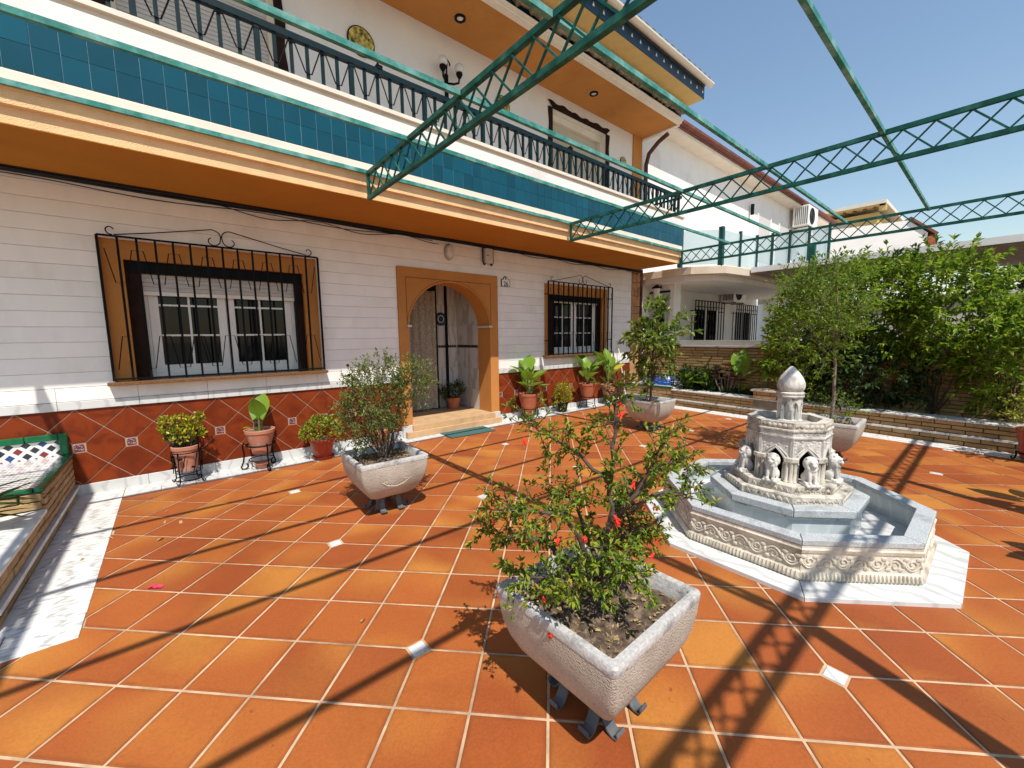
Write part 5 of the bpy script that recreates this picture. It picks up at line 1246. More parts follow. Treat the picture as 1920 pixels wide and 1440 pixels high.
# ---------------------------------------------------------------- big shrubs of the back bed
for k, (bx, by, cz, rad, n, lab) in enumerate(((.50, -2.35, 1.60, (.50, .60, .75), 320, 'dense dark green shrub left of the slender tree, nearest the house'),
        (.62, -3.25, 1.85, (.60, .68, .80), 330, 'tallest bright green shrub directly behind the fountain dome'),
        (.60, -4.10, 1.75, (.60, .62, .80), 310, 'bright green shrub right of the slender tree with upright shoots'),
        (.45, -4.85, 1.25, (.55, .62, .60), 230, 'spreading green shrub leaning out at the right edge'),
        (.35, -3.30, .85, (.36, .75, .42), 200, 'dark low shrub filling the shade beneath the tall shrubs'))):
    p = rbw(bx, by, .30); s = shrub_at('bed_shrub', p, lab, 'shrub', 'large green shrubs in the back bed')
    wd = MB(); lv = Leaves(60 + k)
    crown(lv, wd, (0, 0, 0), (0, 0, cz - .30), rad, int(n * 1.2), .105, .037, (.14, .32), 11, .40, 60 + k, 16, .012, .45, .45, .4)
    rr = random.Random(k)
    for q in range(26 if k in (1, 2) else 9):    # upright shoots above the outline
        a = rr.uniform(0, 6.28); b0 = Vector((rad[0] * .7 * math.cos(a), rad[1] * .7 * math.sin(a), cz - .3 + rad[2] * rr.uniform(.55, .9))); ln = rr.uniform(.25, .50)
        d = Vector((rr.uniform(-.3, .3), rr.uniform(-.3, .3), 1)).normalized(); lv.twig(b0, d, ln, 18, .085, .030, .8, 4); wd.tube([b0 - d * .1, b0 + d * ln], [.004, .0015], 4)
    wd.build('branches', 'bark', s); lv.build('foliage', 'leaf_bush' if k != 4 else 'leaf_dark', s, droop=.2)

# ---------------------------------------------------------------- leaves of larger plants
def big_leaf(l=.26, w=.20, curl=.16, n=5):
    """heart-shaped leaf lying along +y from the origin, its midrib a crease"""
    out = []; 
    for i in range(n + 1):
        t = i / n; hw = w / 2 * (math.sin(math.pi * min(1, t * .92 + .12)) ** .75) * (1 if t < 1 else 0); y = -l * .18 + l * 1.18 * t
        z = -curl * l * (t ** 2) * 1.3
        out.append((hw, y, z))
    m = MB(); m.v = []
    for hw, y, z in out: m.v += [(-hw, y - (l * .10 if y < 0 else 0), z + hw * .32), (-hw * .5, y, z + hw * .22), (0, y + (l * .16 if y < -.1 * l else 0), z), (hw * .5, y, z + hw * .22), (hw, y - (l * .10 if y < 0 else 0), z + hw * .32)]
    m.f = [(i * 5 + a, i * 5 + a + 1, i * 5 + 5 + a + 1, i * 5 + 5 + a) for i in range(n) for a in range(4)]
    return m
LEAF = {k: big_leaf(*a).mesh('leaf', mat, True) for k, a, mat in (('ear', (.32, .25), 'leaf_big'), ('ear_yellow', (.32, .25), 'leaf_big_yellow'), ('tongue', (.30, .09, .3), 'leaf_big'), ('strap', (.34, .045, .4), 'leaf_big'), ('strap_dark', (.34, .05, .35), 'leaf_dark'))}
def ear_plant(root, z0, spec, stem=.010, kind='ear'):
    """spec: (azimuth, height, reach, leaf size, tilt)"""
    for i, (az, h, rc, s, tilt, kd) in enumerate(spec):
        a = R_(az); tip = Vector((rc * math.cos(a), rc * math.sin(a), z0 + h)); mid = Vector((rc * .35 * math.cos(a), rc * .35 * math.sin(a), z0 + h * .6))
        MB().tube([(0, 0, z0 - .03), mid, tip], [stem, stem * .8, stem * .45], 6).build('leaf_stalk', 'stem_green', root, True)
        put(LEAF[kd or kind], 'leaf', root, tip, (R_(tilt), 0, a - R_(90)), (s, s, s))
# ---------------------------------------------------------------- flower pots along the wall
def pot_profile(rb, rt, h, lip=.012, t=.012):
    return [(rb, 0), (rb + (rt - rb) * .45, h * .5), (rt - lip * .6, h - .045), (rt, h - .04), (rt + .004, h - .004), (rt, h), (rt - t, h), (rt - t - .004, h - .03), (rb, h * .4)]
def potted(name, x, y, z, rb, rt, h, mat, label, group='potted plants along the house wall', saucer=False, soil=.03, zp=0.0):
    t = empty(name, (x, y, z), 0, label, 'potted plant', group)
    MB().lathe(pot_profile(rb, rt, h), 26).build('pot', mat, t, True)
    MB().lathe([(rt - .013, h - soil), (.001, h - soil + .008)], 20, cap=False).build('soil', 'soil', t)
    if saucer: MB().lathe([(rb * 1.1, -.012), (rb * 1.35, .025), (rb * 1.28, .025), (rb * 1.05, -.004)], 26).build('saucer', mat, t, True)
    return t
def ground_stand(name, x, y, label, h, r, kind):
    """wrought iron pot stands: 'tall' with ring shelf, 'scroll' with curled feet, 'plain'"""
    t = empty(name, (x, y, 0), 0, label, 'plant stand', 'iron plant stands along the house wall')
    n = 4 if kind == 'tall' else 3
    ring = lambda rr, z, th: MB().tube([(rr * math.cos(a), rr * math.sin(a), z) for a in [2 * math.pi * i / 24 for i in range(24)]], th, 5, True)
    if kind == 'tall':
        for z, rr in ((.13, r * .86), (.36, r * 1.05), (.05, r * .95)): ring(rr, z, .006).build('ring', 'black_iron', t)
        for k in range(4):
            a = R_(45 + 90 * k + 10); c, s = math.cos(a), math.sin(a); q = r * 1.04
            MB().tube([(q * c, q * s, .62 if k == 3 else .37), (q * c, q * s, .13), (q * c * .98, q * s * .98, .05), (q * c * 1.15, q * s * 1.15, .008), (q * c * 1.3, q * s * 1.3, .02), (q * c * 1.3, q * s * 1.3, .035)], .0065, 5).build('leg', 'black_iron', t)
        for k in range(8):
            a = R_(20 + 45 * k); c, s = math.cos(a), math.sin(a); MB().ball((r * 1.06 * c, r * 1.06 * s, .25 + (.05 if k % 2 else -.05)), .022, .022, .012, 7, 5).build('iron_leaf', 'black_iron', t)
            MB().tube([(r * 1.05 * math.cos(a + .35 * q_), r * 1.05 * math.sin(a + .35 * q_), .14 + .2 * q_) for q_ in (0, .4, .7, 1)], .004, 4).build('vine_rod', 'black_iron', t)
    else:
        ring(r * 1.02, h * .86, .011 if kind == 'scroll' else .009).build('ring', 'black_iron', t)
        for k in range(3):
            a = R_(-78 + 120 * k) if kind == 'scroll' else R_(-40 + 120 * k); c, s = math.cos(a), math.sin(a)
            prof = [(r * 1.05, h * .86), (r * 1.22, h * .93), (r * 1.30, h * .80), (r * 1.22, h * .55), (r * 1.32, h * .28), (r * 1.50, h * .10), (r * 1.42, .012), (r * 1.18, .008), (r * 1.02, .035), (r * 1.05, .075), (r * 1.18, .075)]
            if kind == 'plain': prof = [(r * 1.0, h * .86), (r * 1.15, h * .90), (r * 1.12, h * .5), (r * 1.18, h * .15), (r * 1.30, .008), (r * 1.38, .02), (r * 1.34, .04)]
            MB().tube([(p * c, p * s, z) for p, z in prof], .0095, 6).build('leg', 'black_iron', t)
        ring(r * .9, h * .35, .006).build('lower_ring', 'black_iron', t)
    return t
# A: yellow-green shrub on a tall stand
ground_stand('plant_stand', -.82, -.245, 'tall black iron stand with leaf ornament beside the left bench', .4, .130, 'tall')
pa = potted('potted_shrub', -.82, -.245, .145, .085, .130, .285, 'clay_pale', 'yellow-green shrub in square-shouldered clay pot on tall iron stand')
lv = Leaves(71); wd = MB(); r = random.Random(71)
for k in range(120):
    a = r.uniform(0, 6.28); rr = math.sqrt(r.random()) * .19; p = Vector((rr * math.cos(a) * 1.1, rr * math.sin(a) * .75, .45 + r.uniform(-.13, .13) + rr * .25)); d = Vector((math.cos(a) * .6, math.sin(a) * .6, .9)).normalized()
    for i in range(11): lv.leaf(p + rv(r) * .012, (d * .5 + rv(r)).normalized(), r.uniform(.030, .046), r.uniform(.020, .028), tuple(rv(r)))
    if k % 3 == 0: wd.tube([(p.x * .2, p.y * .2, .25), (p.x * .7, p.y * .7, .34), tuple(p)], [.009, .007, .004], 5)
wd.build('branches', 'bark', pa); lv.build('foliage', 'leaf_yellow', pa, fold=.12, droop=.05, wide=.55)
# B: single young elephant ear on a scroll stand
ground_stand('plant_stand', -.10, -.235, 'low black iron stand with three scrolled legs under the pink clay bowl', .36, .150, 'scroll')
pb = potted('potted_plant', -.10, -.235, .20, .095, .165, .30, 'clay_pale', 'single upright leaf in a wide pink clay pot on scrolled stand')
ear_plant(pb, .28, [(60, .20, .02, .95, 62, 'ear'), (-120, .18, .015, .80, 80, 'ear'), (200, .05, .10, .30, 20, 'ear')], .012)
sc = tag(MB().lathe([(.055, 0), (.085, .055), (.092, .07), (.078, .07), (.05, .01)], 22).build('clay_bowl', 'clay_pale', None, True, (-.10, -.235, .006)), 'small clay bowl standing under the scrolled plant stand', 'bowl')
# C: box-like shrub in red pot
pc = potted('potted_shrub', .60, -.29, .012, .105, .165, .265, 'clay_red', 'round clipped shrub in glossy red pot beside the entrance planter', saucer=True)
lv = Leaves(73); r = random.Random(73)
for k in range(240):
    d = rv(r); d.z = abs(d.z) * 1.0 - .1; p = Vector((d.x * .27, d.y * .24, .35 + d.z * .26)) * r.uniform(.84, 1.0)
    for i in range(9): lv.leaf(p + rv(r) * .014, (d * .6 + rv(r)).normalized(), r.uniform(.024, .038), r.uniform(.017, .024), tuple(rv(r)))
lv.build('foliage', 'leaf_box', pc, fold=.12, droop=.05, wide=.55)
MB().tube([(0, 0, .2), (.01, 0, .4)], .012, 6).build('stem', 'bark', pc)
# pot half hidden behind the entrance planter
ph = potted('potted_shrub', 1.42, -.22, .012, .10, .15, .25, 'clay', 'clay pot half hidden behind the shrub in front of the entrance', saucer=True)
lv = Leaves(74); crown(lv, None, (0, 0, .2), (0, 0, .38), (.14, .14, .16), 60, .04, .018, (.04, .1), 6, .3, 74); lv.build('foliage', 'leaf_box', ph)
# D: elephant ear in red pot right of the entrance
ground_stand('plant_stand', 4.38, -.235, 'plain black iron stand of the red pot right of the entrance', .24, .155, 'plain')
pd = potted('potted_plant', 4.38, -.235, .10, .115, .20, .40, 'clay', 'clump of large heart-shaped leaves in red pot right of the entrance')
ear_plant(pd, .36, [(40, .55, .06, 1.05, 50, None), (160, .44, .12, .95, 40, None), (-60, .30, .14, .95, 45, None), (-10, .36, .20, .9, 35, None), (-140, .34, .16, .9, 50, None), (100, .48, .05, .9, 60, None), (-90, .20, .16, .85, 30, None), (48, .42, .10, 1.0, 72, None), (70, .30, .12, 1.0, 66, None), (20, .20, .20, .8, 20, None), (200, .22, .20, .8, 30, None), (-30, .14, .20, .75, 25, None)], .014)
MB().tube(wob([(0, 0, .34), (.01, .02, .45), (0, 0, .56)], .01, 3), [.03] * 7, 7).build('stem', 'bark_pale', pd)
# E: yellow trailing plant
pe = potted('potted_plant', 5.38, -.20, .012, .085, .12, .20, 'rubber', 'bushy yellow-green plant in dark pot between the red pots')
lv = Leaves(75); crown(lv, None, (0, 0, .2), (0, -.02, .36), (.17, .15, .24), 170, .04, .016, (.04, .11), 7, .3, 75, up=.2); lv.build('foliage', 'leaf_yellow', pe)
# F, G: elephant ears beneath the right window
ground_stand('plant_stand', 6.10, -.26, 'black iron stand with curled feet under the right window', .30, .145, 'scroll')
pf = potted('potted_plant', 6.10, -.26, .22, .115, .185, .33, 'clay', 'tall heart-leaved plant in terracotta pot under right window')
ear_plant(pf, .30, [(150, .48, .16, .9, 62, 'ear'), (60, .40, .06, .9, 50, None), (-30, .36, .16, .95, 45, None), (-100, .20, .14, .85, 35, None), (10, .28, .22, .9, 30, None), (-60, .40, .10, .9, 60, None), (45, .30, .10, 1.0, 70, None), (75, .45, .12, .95, 66, None), (200, .22, .20, .8, 40, None)], .013)
ground_stand('plant_stand', 6.86, -.26, 'black iron stand nearest the dustpan', .26, .14, 'plain')
pg = potted('potted_plant', 6.86, -.26, .17, .11, .17, .30, 'clay_pale', 'heart-leaved plant with yellowing leaf in pale clay pot nearest the back corner')
ear_plant(pg, .28, [(170, .56, .20, 1.1, 55, 'ear'), (80, .62, .04, .9, 70, None), (20, .46, .10, .95, 50, None), (-10, .34, .26, .9, 40, 'ear_yellow'), (-100, .26, .12, .8, 40, None), (-50, .40, .12, .9, 55, None), (50, .36, .08, 1.0, 72, None), (110, .46, .12, 1.1, 64, None)], .013)
# pot in the porch
pp_ = potted('potted_plant', 3.32, .80, .203, .10, .14, .22, 'clay', 'dark leafy plant in clay pot inside the shaded porch', None)
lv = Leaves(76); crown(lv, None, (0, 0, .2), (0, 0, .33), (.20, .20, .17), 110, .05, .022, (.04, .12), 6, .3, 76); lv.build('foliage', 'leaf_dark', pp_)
# far right pot on the terrace by the bed
pr_ = potted('potted_shrub', 7.08, -6.42, .05, .14, .20, .36, 'clay_red', 'small leaved shrub in dark red pot at the right edge by the back bed', None)
lv = Leaves(77); crown(lv, None, (0, 0, .3), (0, 0, .58), (.26, .30, .26), 160, .04, .020, (.05, .12), 7, .3, 77); lv.build('foliage', 'leaf_box', pr_)
st = ground_stand('plant_stand', 7.08, -6.42, 'black iron stand under the dark red pot at the right edge', .12, .15, 'plain')
for (x, y, rz, lab) in ((4.95, -7.0, 20, 'large heart-leaved potted plant just outside the right edge, casting leaf shadows'), (3.65, -7.15, 70, 'second heart-leaved potted plant outside the right edge near the fountain')):
    t = potted('potted_plant', x, y, .006, .13, .20, .34, 'clay', lab, None); ear_plant(t, .32, [(rz + 15, .55, .25, .8, 20, 'ear'), (rz + 60, .70, .20, .9, 30, 'ear'), (rz + 100, .60, .34, .8, 15, 'ear'), (rz + 150, .75, .22, .8, 20, 'ear'), (rz + 210, .5, .3, 1.1, 15, 'ear'), (rz + 300, .6, .25, 1.1, 15, 'ear')], .014)
# plants of the back bed near the corner
bl = [('strap_plant', .42, -.20, 'green strap-leaved clump beside the far bench', 'strap', 'leaf_big', 16), ('strap_plant', .48, -.62, 'second green strap-leaved clump left of the dark purple plant', 'strap', 'leaf_big', 14)]
for nme, x, y, lab, kd, mt, n in bl:
    t = shrub_at(nme, rbw(x, y, .30), lab, 'plant', 'plants in the back bed'); r = random.Random(n)
    for k in range(n):
        a = r.uniform(0, 360); s = r.uniform(1.3, 1.9); put(LEAF['tongue' if r.random() < .7 else 'strap_dark'], 'leaf', t, (0.05 * math.cos(R_(a)), .05 * math.sin(R_(a)), .10), (R_(r.uniform(35, 75)), 0, R_(a)), (s, s, s))
    lv = Leaves(n); crown(lv, None, (0, 0, 0), (0, 0, .26), (.26, .26, .24), 90, .10, .032, (.06, .16), 7, .2, n); lv.build('low_foliage', 'leaf_dark', t)
t = shrub_at('purple_plant', rbw(.45, -1.00, .30), 'dark purple rosette plant in the back bed', 'plant', 'plants in the back bed'); lv = Leaves(81); wd = MB(); r = random.Random(81)
for k in range(20):
    p = Vector((r.uniform(-.24, .2), r.uniform(-.34, .30), r.uniform(.30, .66))); wd.tube([(p.x * .3, p.y * .3, 0), (p.x * .8, p.y * .8, p.z * .6), tuple(p)], .008, 5)
    for i in range(26): a = i * 2.4; lv.leaf(p, (math.cos(a), math.sin(a), .15 + .5 * (i / 26)), .115 - .002 * i, .040, (0, 0, 1))
wd.build('stems', 'bark_pale', t); lv.build('rosettes', 'leaf_purple', t, fold=.1, droop=.05, wide=.65)
t = shrub_at('heart_leaf_plant', rbw(.42, -1.28, .30), 'tall round elephant-ear leaf standing over the purple plant', 'plant', 'plants in the back bed')
ear_plant(t, .02, [(5, .52, .05, 1.45, 82, 'ear'), (50, .55, .08, 1.15, 70, 'ear'), (-40, .12, .10, .6, 40, 'ear_yellow')], .012)
t = shrub_at('groundcover_strip', rbw(.46, -1.55, .30), 'low green ground cover along the back bed coping', 'ground cover'); lv = Leaves(82); r = random.Random(82)
for k in range(240): lv.twig((r.uniform(-.12, .15), r.uniform(-.55, .60), 0), (r.uniform(-.4, .4), r.uniform(-.4, .4), 1), r.uniform(.05, .14), 6, .06, .012, .7, 3)
lv.build('foliage', 'leaf_dark', t)
t = shrub_at('drooping_plant', rbw(.55, -1.75, .35), 'drooping light green strap foliage left of the large shrubs', 'plant', 'plants in the back bed'); r = random.Random(83)
for k in range(26): a = r.uniform(0, 360); s = r.uniform(1.0, 1.6); put(LEAF['strap'], 'leaf', t, (0, 0, .55 + r.uniform(-.1, .2)), (R_(r.uniform(-20, 60)), 0, R_(a)), (s, s, s))
MB().tube(wob([(0, 0, 0), (.02, 0, .3), (0, 0, .6)], .01, 2), .02, 6).build('stem', 'bark_pale', t)
t = shrub_at('dry_plant', rbw(.35, -5.10, .34), 'dry straggling stems with a few leaves on the bed at right', 'plant'); wd = MB(); lv = Leaves(84); r = random.Random(84)
for k in range(16):
    a = r.uniform(0, 6.28); q = Vector((math.cos(a) * .2, math.sin(a) * .5, r.uniform(.03, .25))); wd.tube(wob([(0, 0, 0), q * .5, q], .02, k), .004, 4)
    if k % 2: lv.twig(q * .7, q.normalized(), .15, 6, .07, .02, .9, 2)
wd.build('stems', 'dry_leaf', t); lv.build('foliage', 'leaf_yellow', t)
# left planter leaves poking into view
t = shrub_at('agave_plant', (-2.02, -1.62, .26), 'dark spiky leaves at the left edge above the brick planter', 'plant'); r = random.Random(85)
for k in range(14): a = r.uniform(-60, 60); s = r.uniform(.8, 1.3); put(LEAF['strap_dark'], 'leaf', t, (0, 0, .08 + r.uniform(0, .2)), (R_(r.uniform(10, 50)), 0, R_(a - 90)), (s, s, s))
MB().tube([(0, 0, -.05), (0, 0, .3)], .03, 6).build('stem', 'bark', t)
# neighbour's cycad and background trees
t = shrub_at('cycad', (10.8, -1.0, .95), 'low cycad with stiff fronds before the neighbouring window grilles', 'plant'); r = random.Random(86); lv = Leaves(86); wd = MB()
for k in range(30):
    a = r.uniform(0, 6.28); d = Vector((math.cos(a), math.sin(a), 0)); pts = [Vector((0, 0, .3)) + d * (.85 * q) + Vector((0, 0, .42 * q - .55 * q * q)) for q in [i / 6 for i in range(7)]]; wd.tube(pts, .008, 4)
    s = Vector((-d.y, d.x, 0))
    for p, q in zip(pts, pts[1:]):
        for f in (0, .25, .5, .75):
            for sg in (-1, 1): lv.leaf(p.lerp(q, f), (d * .6 + s * sg + Vector((0, 0, .3))).normalized(), .16, .016, (0, 0, 1))
wd.build('fronds', 'stem_green', t); lv.build('leaflets', 'leaf_box', t); MB().lathe([(.10, -1.0), (.14, .2), (.06, .34)], 10).build('trunk', 'bark', t)
for k, (x, y, h, rr, lab) in enumerate(((26, -6.6, 4.1, 1.5, 'dark conifer-like tree under the canopy at far right'), (27, -9.5, 5.2, 2.4, 'dark tree beyond the right edge'), (24, -11.5, 4.5, 2.0, 'dark round tree outside the far right edge'))):
    t = empty('background_tree', (x, y, 0), 0, lab, 'tree', 'background trees'); wd = MB(); lv = Leaves(90 + k)
    crown(lv, wd, (0, 0, .8), (0, 0, h - rr), (rr, rr, rr), 520, .22, .10, (.2, .5), 8, .25, 90 + k, 12, .06, .3, .4, .1); wd.tube([(0, 0, -.05), (0, 0, h - rr)], [.16, .08], 8)
    wd.build('trunk', 'bark', t); lv.build('crown', 'leaf_dark', t)
# ---------------------------------------------------------------- things on the walls and the floor
# cable bundle under the balcony
cb = empty('cable_bundle', (3, 0, 3.15), 0, 'black electric cables strung along the wall below the balcony', 'cable'); r = random.Random(9)
def sag(x0, x1, z, amp, y, n=40, ph=0): return [(x0 + (x1 - x0) * i / n - 3, y, z - 3.15 + amp * math.sin(i * .55 + ph) - amp * .6 * math.sin(math.pi * i / n)) for i in range(n + 1)]
for k, (z, y, th) in enumerate(((3.215, -.045, .017), (3.190, -.055, .015), (3.165, -.048, .014), (3.205, -.085, .013), (3.178, -.09, .011))): MB().tube(sag(-4.2, 8.4, z, .006, y, 60, k), th, 6).build('cable', 'rubber', cb)
MB().tube(sag(-4.2, 2.5, 3.13, .02, -.05, 40), .005, 5).build('thin_cable', 'rubber', cb); MB().tube(sag(-.5, 2.6, 3.125, .035, -.06, 30, 1), .005, 5).build('thin_cable', 'rubber', cb); MB().tube(sag(4.2, 8.3, 3.14, .02, -.06, 40, 2), .006, 5).build('thin_cable', 'rubber', cb)
# bulkhead lamp
bl_ = empty('bulkhead_lamp', (2.80, -.022, 2.995), 0, 'oval caged bulkhead lamp on the wall above the entrance', 'lamp')
def oval(rx, rz, y, n=24): return [(rx * math.cos(a), y, rz * math.sin(a)) for a in [2 * math.pi * i / n for i in range(n)]]
loft([oval(.085, .135, 0), oval(.085, .135, -.035), oval(.070, .118, -.05)], True, True).build('base', 'concrete', bl_)
loft([oval(.062, .108, -.05), oval(.055, .098, -.085), oval(.03, .06, -.105)], True, True).build('glass', 'milk_glass', bl_, True)
MB().tube([(0, -.05, .12), (0, -.10, .085), (0, -.118, 0), (0, -.10, -.085), (0, -.05, -.12)], .005, 5).build('cage_bar', 'cream_trim', bl_)
for z in (.045, -.045): MB().tube([(-.068, -.05, z), (-.05, -.09, z), (0, -.110, z), (.05, -.09, z), (.068, -.05, z)], .005, 5).build('cage_bar', 'cream_trim', bl_)
# junction box
jb = empty('junction_box', (3.55, -.022, 3.0), 0, 'grey plastic junction box with looped cables beside the bulkhead lamp', 'junction box')
bevel(MB().box(-.04, .12, -.09, 0, -.115, .14).build('box', 'shutter_grey', jb), .012); MB().box(-.03, .02, -.094, -.0905, .01, .02).build('slot', 'dark_metal', jb)
for x in (-.08, .14): MB().tube([(x, -.05, .18), (x, -.05, -.09), (x + (.03 if x < 0 else -.03), -.05, -.145), (x + (.06 if x < 0 else -.06), -.05, -.12)], .014, 6).build('looped_cable', 'rubber', jb)
# house number plaque
pq = empty('number_plaque', (4.01, -.023, 2.60), 0, 'small ceramic house number plaque reading 26 beside the arch', 'plaque')
out_ = [(-.105, -.085), (.105, -.085), (.105, .045), (.06, .05)] + arc_pts(0, .05, .055, 10, 170, 8) + [(-.06, .05), (-.105, .045)]
MB().slab([(x, z) for x, z in out_], 0, .012, .002).xf(Matrix.Rotation(R_(90), 4, 'X')).build('edge', 'dark_wood', pq)
MB().slab([(x * .86, z * .86 - .003) for x, z in out_], .0125, .016).xf(Matrix.Rotation(R_(90), 4, 'X')).build('face', 'white_plastic', pq)
tc = bpy.data.curves.new('numerals', 'FONT'); tc.body = '26'; tc.size = .115; tc.align_x = 'CENTER'; tc.extrude = .001; tc.offset = .0015
to_ = bpy.data.objects.new('numerals', tc); link(to_)
dg = bpy.context.evaluated_depsgraph_get(); me = bpy.data.meshes.new_from_object(to_.evaluated_get(dg)); bpy.data.objects.remove(to_); me.materials.clear(); me.materials.append(MAT['dark_wood'])
put(me, 'numerals', pq, (0, -.018, -.070), (R_(90), 0, 0)); MB().ball((0, -.0165, .062), .016, .003, .022, 8, 5).build('emblem', 'dark_wood', pq)
# ceramic plates on the upper wall
for x, z, rr, lab in ((1.51, 5.66, .19, 'painted oval ceramic plate left of the twin wall lamp'), (4.01, 5.66, .16, 'painted ceramic plate right of the twin wall lamp'), (7.62, 5.62, .11, 'small painted plate near the orange corner pillar')):
    t = empty('wall_plate', (x, -.002, z), 0, lab, 'plate', 'painted plates on the upper wall'); loft([oval(rr, rr, 0, 28), oval(rr, rr, -.022, 28), oval(rr * .93, rr * .93, -.026, 28)], True, True).build('rim', 'dark_wood', t)
    loft([oval(rr * .92, rr * .92, -.0265, 28), oval(rr * .90, rr * .90, -.030, 28)], True, True).build('painted_face', 'picture_glaze', t)
t = empty('wall_plate', (3.235, 1.068, 1.95), 0, 'round dark ceramic plate on the porch back wall', 'plate', 'plates in the porch'); loft([oval(.13, .13, -.012, 28), oval(.13, .13, -.03, 28), oval(.09, .09, -.022, 28)], True, True).build('dish', 'blue_glaze', t, True)
MB().tube([(.065 * math.cos(a), -.034, .065 * math.sin(a)) for a in [2 * math.pi * i / 20 for i in range(20)]], .006, 5, True).build('painted_ring', 'white_plastic', t)
# twin globe wall lamp
t = empty('globe_sconce', (2.86, 0, 5.62), 0, 'black iron wall lamp with two white globes on the upper wall', 'lamp')
MB().bar((0, -.02, -.25), (0, -.02, .12), .055, .03).build('wall_plate', 'black_iron', t); MB().tube([(0, -.03, .1), (-.01, -.06, .25), (.0, -.04, .34), (.05, -.04, .30), (.06, -.04, .26)], .012, 6).build('ornament', 'black_iron', t)
for s in (-1, 1):
    MB().tube([(0, -.04, -.02), (s * .08, -.12, -.04), (s * .14, -.16, -.02), (s * .15, -.17, .06)], .016, 6).build('arm', 'black_iron', t); MB().lathe([(.03, 0), (.055, .05), (.05, .07)], 14, (s * .15, -.17, .055)).build('cup', 'black_iron', t); MB().ball((s * .15, -.17, .19), .075, n=18, m=12).build('globe', 'milk_glass', t, True)
# rolled awning on the upper cornice
aw = empty('rolled_awning', (6.0, -1.1, 6.5), 0, 'torn brown rolled awning cloth along the upper cornice', 'awning'); r = random.Random(12); m = MB()
n = 70; vs = []
for i in range(n + 1):
    x = -2.6 + 4.9 * i / n; w = .045 + .03 * r.random()
    for k in range(7): a = 2 * math.pi * k / 7; vs.append((x, .01 + (w + r.uniform(-.016, .02)) * math.cos(a), -.02 + (w + r.uniform(-.018, .02)) * math.sin(a) + .012 * math.sin(i * .4)))
m.add(vs, [(i * 7 + k, i * 7 + (k + 1) % 7, i * 7 + 7 + (k + 1) % 7, i * 7 + 7 + k) for i in range(n) for k in range(7)]); m.build('cloth_roll', 'awning_cloth', aw)
for i in range(22):
    x = r.uniform(-.5, 2.2); m = MB(); w = r.uniform(.04, .12); h = r.uniform(.05, .14); m.add([(x, -.03, -.02), (x + w, -.045, -.02), (x + w * .8 + r.uniform(-.02, .02), -.05 - r.random() * .04, -.02 - h), (x + w * .3, -.03 - r.random() * .05, -.02 - h * r.uniform(.5, 1)), (x, -.02, .03), (x + w, -.03, .03)], [(0, 1, 2, 3), (0, 4, 5, 1)]); m.build('torn_flap', 'awning_cloth', aw)
MB().tube([(-2.7, -.035, .065), (2.35, -.035, .065)], .016, 6).build('awning_tube', 'cream_trim', aw)
# porch curtain
cu = MB(); n = 70
for i in range(n + 1):
    u = i / n; x = 2.10 + .95 * u; y = .93 + .03 * math.sin(u * 44) + .012 * math.sin(u * 17); cu.v += [(x, y, .23), (x, y, 2.46)]
cu.f = [(2 * i, 2 * i + 2, 2 * i + 3, 2 * i + 1) for i in range(n)]
tag(cu.build('door_curtain', 'curtain', None, True), 'patterned brown curtain hanging at the porch doorway', 'curtain')
# doormat
dm = tag(bevel(MB().slab([(-.42, -.20), (.42, -.20), (.42, .20), (-.42, .20)], .0, .014).build('doormat', 'mat_green', None, False, (2.86, -.40, .006), (0, 0, R_(-3))), .004), 'worn teal-green doormat before the entrance steps', 'doormat')
# crates and cleaning things by the far bench
bz = .413
def crate(x, y, lab, w=.30, d=.22, h=.17):
    t = empty('plastic_crate', (x, y, bz), RA, lab, 'crate', 'blue crates on the far bench'); MB().box(-w / 2, w / 2, -d / 2, d / 2, 0, .01).build('base', 'blue_plastic', t)
    for s in (-1, 1):
        for (a, b, c, e) in ((-w / 2, w / 2, s * d / 2 - .004, s * d / 2 + .004), (s * w / 2 - .004, s * w / 2 + .004, -d / 2 + .004, d / 2 - .004)):
            MB().box(a, b, c, e, .011, .05).box(a, b, c, e, .075, .11).box(a, b, c, e, .135, h).build('side_slats', 'blue_plastic', t)
    for sx in (-1, 1):
        for sy in (-1, 1): MB().bar((sx * w / 2, sy * d / 2, 0), (sx * w / 2, sy * d / 2, h + .004), .018).build('corner_post', 'blue_plastic', t)
p = rbw(.30, .75); crate(p.x, p.y, 'blue slatted plastic crate against the house end of the far bench'); p = rbw(.36, .38); crate(p.x, p.y, 'shallow blue plastic crate holding bottles on the far bench', .28, .24, .12)
for dx, dy, h, lab, mt in ((.0, .0, .22, 'clear plastic bottle in the shallow blue crate', 'balustrade_glass'), (.07, -.05, .18, 'white plastic bottle in the shallow blue crate', 'white_plastic')):
    b_ = empty('bottle', (p.x + dx - .03, p.y + dy, bz + .012), 0, lab, 'bottle', 'bottles on the far bench'); MB().lathe([(.035, 0), (.037, .02), (.036, h * .65), (.014, h * .85), (.014, h)], 16).build('body', mt, b_, True); MB().lathe([(.016, h), (.016, h + .02)], 12).build('cap', 'blue_plastic', b_)
br = empty('broom', (7.30, -.30, .012), 0, 'dark handled broom leaning on the wall near the back corner', 'broom'); MB().tube([(0, 0, .06), (.03, .27, 1.20)], .011, 8).build('handle', 'teal_plastic', br); MB().box(-.14, .14, -.03, .03, 0, .07).build('brush', 'teal_plastic', br)
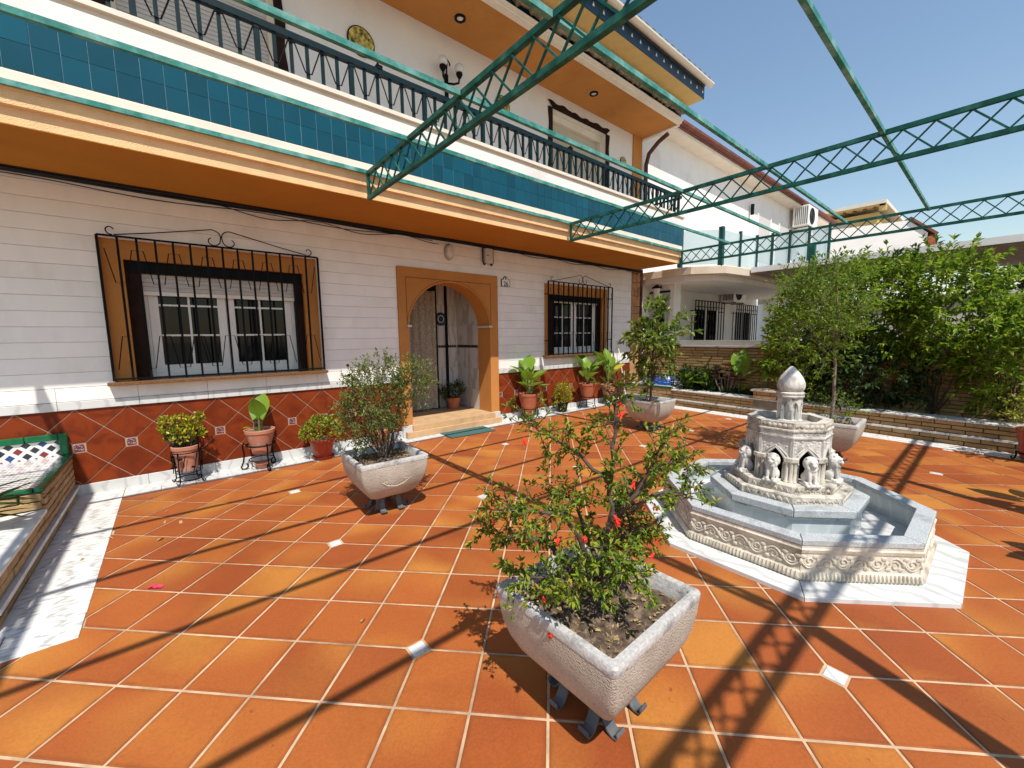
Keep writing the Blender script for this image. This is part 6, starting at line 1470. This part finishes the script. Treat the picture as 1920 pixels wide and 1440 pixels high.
mp_ = empty('mop', (7.46, -.34, .012), 0, 'white handled mop standing beside the broom', 'mop'); MB().tube([(0, 0, .08), (.02, .30, 1.45)], .010, 8).build('handle', 'white_plastic', mp_); MB().lathe([(.09, 0), (.07, .06), (.02, .10)], 12).build('mop_head', 'shutter_grey', mp_, True)
dp = empty('dustpan', (7.28, -.52, .012), R_(15), 'dark green upright dustpan in front of the broom', 'dustpan')
MB().add([(-.15, -.10, 0), (.15, -.10, 0), (.15, .10, 0), (-.15, .10, 0), (-.15, -.10, .03), (.15, -.10, .03), (.15, .10, .18), (-.15, .10, .18)], [(0, 3, 2, 1), (1, 2, 6, 5), (2, 3, 7, 6), (3, 0, 4, 7), (7, 4, 5, 6)]).build('pan', 'teal_plastic', dp); MB().tube([(0, .10, .12), (.02, .12, .75)], .010, 7).build('handle', 'shutter_grey', dp)
# wrapper and litter
wr = MB(); r = random.Random(15)
for i in range(9):
    for j in range(3): wr.v.append((-.045 + .011 * i, -.014 + .014 * j, .003 + r.uniform(0, .012)))
wr.f = [(i * 3 + j, (i + 1) * 3 + j, (i + 1) * 3 + j + 1, i * 3 + j + 1) for i in range(8) for j in range(2)]
tag(wr.build('sweet_wrapper', 'pink_foil', None, False, (-1.06, -2.62, .001), (0, 0, R_(-38))), 'crumpled pink foil wrapper on the terracotta tiles', 'wrapper')
lf = big_leaf(.045, .022, .5, 3); lfm = lf.mesh('fallen_leaf', 'dry_leaf', True); r = random.Random(16)
for k in range(18):
    if k < 10: x, y = r.uniform(-1.66, -.85), r.uniform(-2.4, -.5)
    elif k < 13: x, y = r.uniform(3.9, 4.4), r.uniform(-6.0, -4.6)
    else: x, y = r.uniform(-.6, 3.5), r.uniform(-4.2, -1.0)
    s = r.uniform(.5, 1.3); o = put(lfm, 'fallen_leaf', None, (x, y, .012), (r.uniform(-.3, .3), r.uniform(-.3, .3), r.uniform(0, 6.3)), (s, s, s))
    tag(o, 'small dry leaf fallen on the terrace floor', 'leaf', 'dry leaves fallen on the floor')
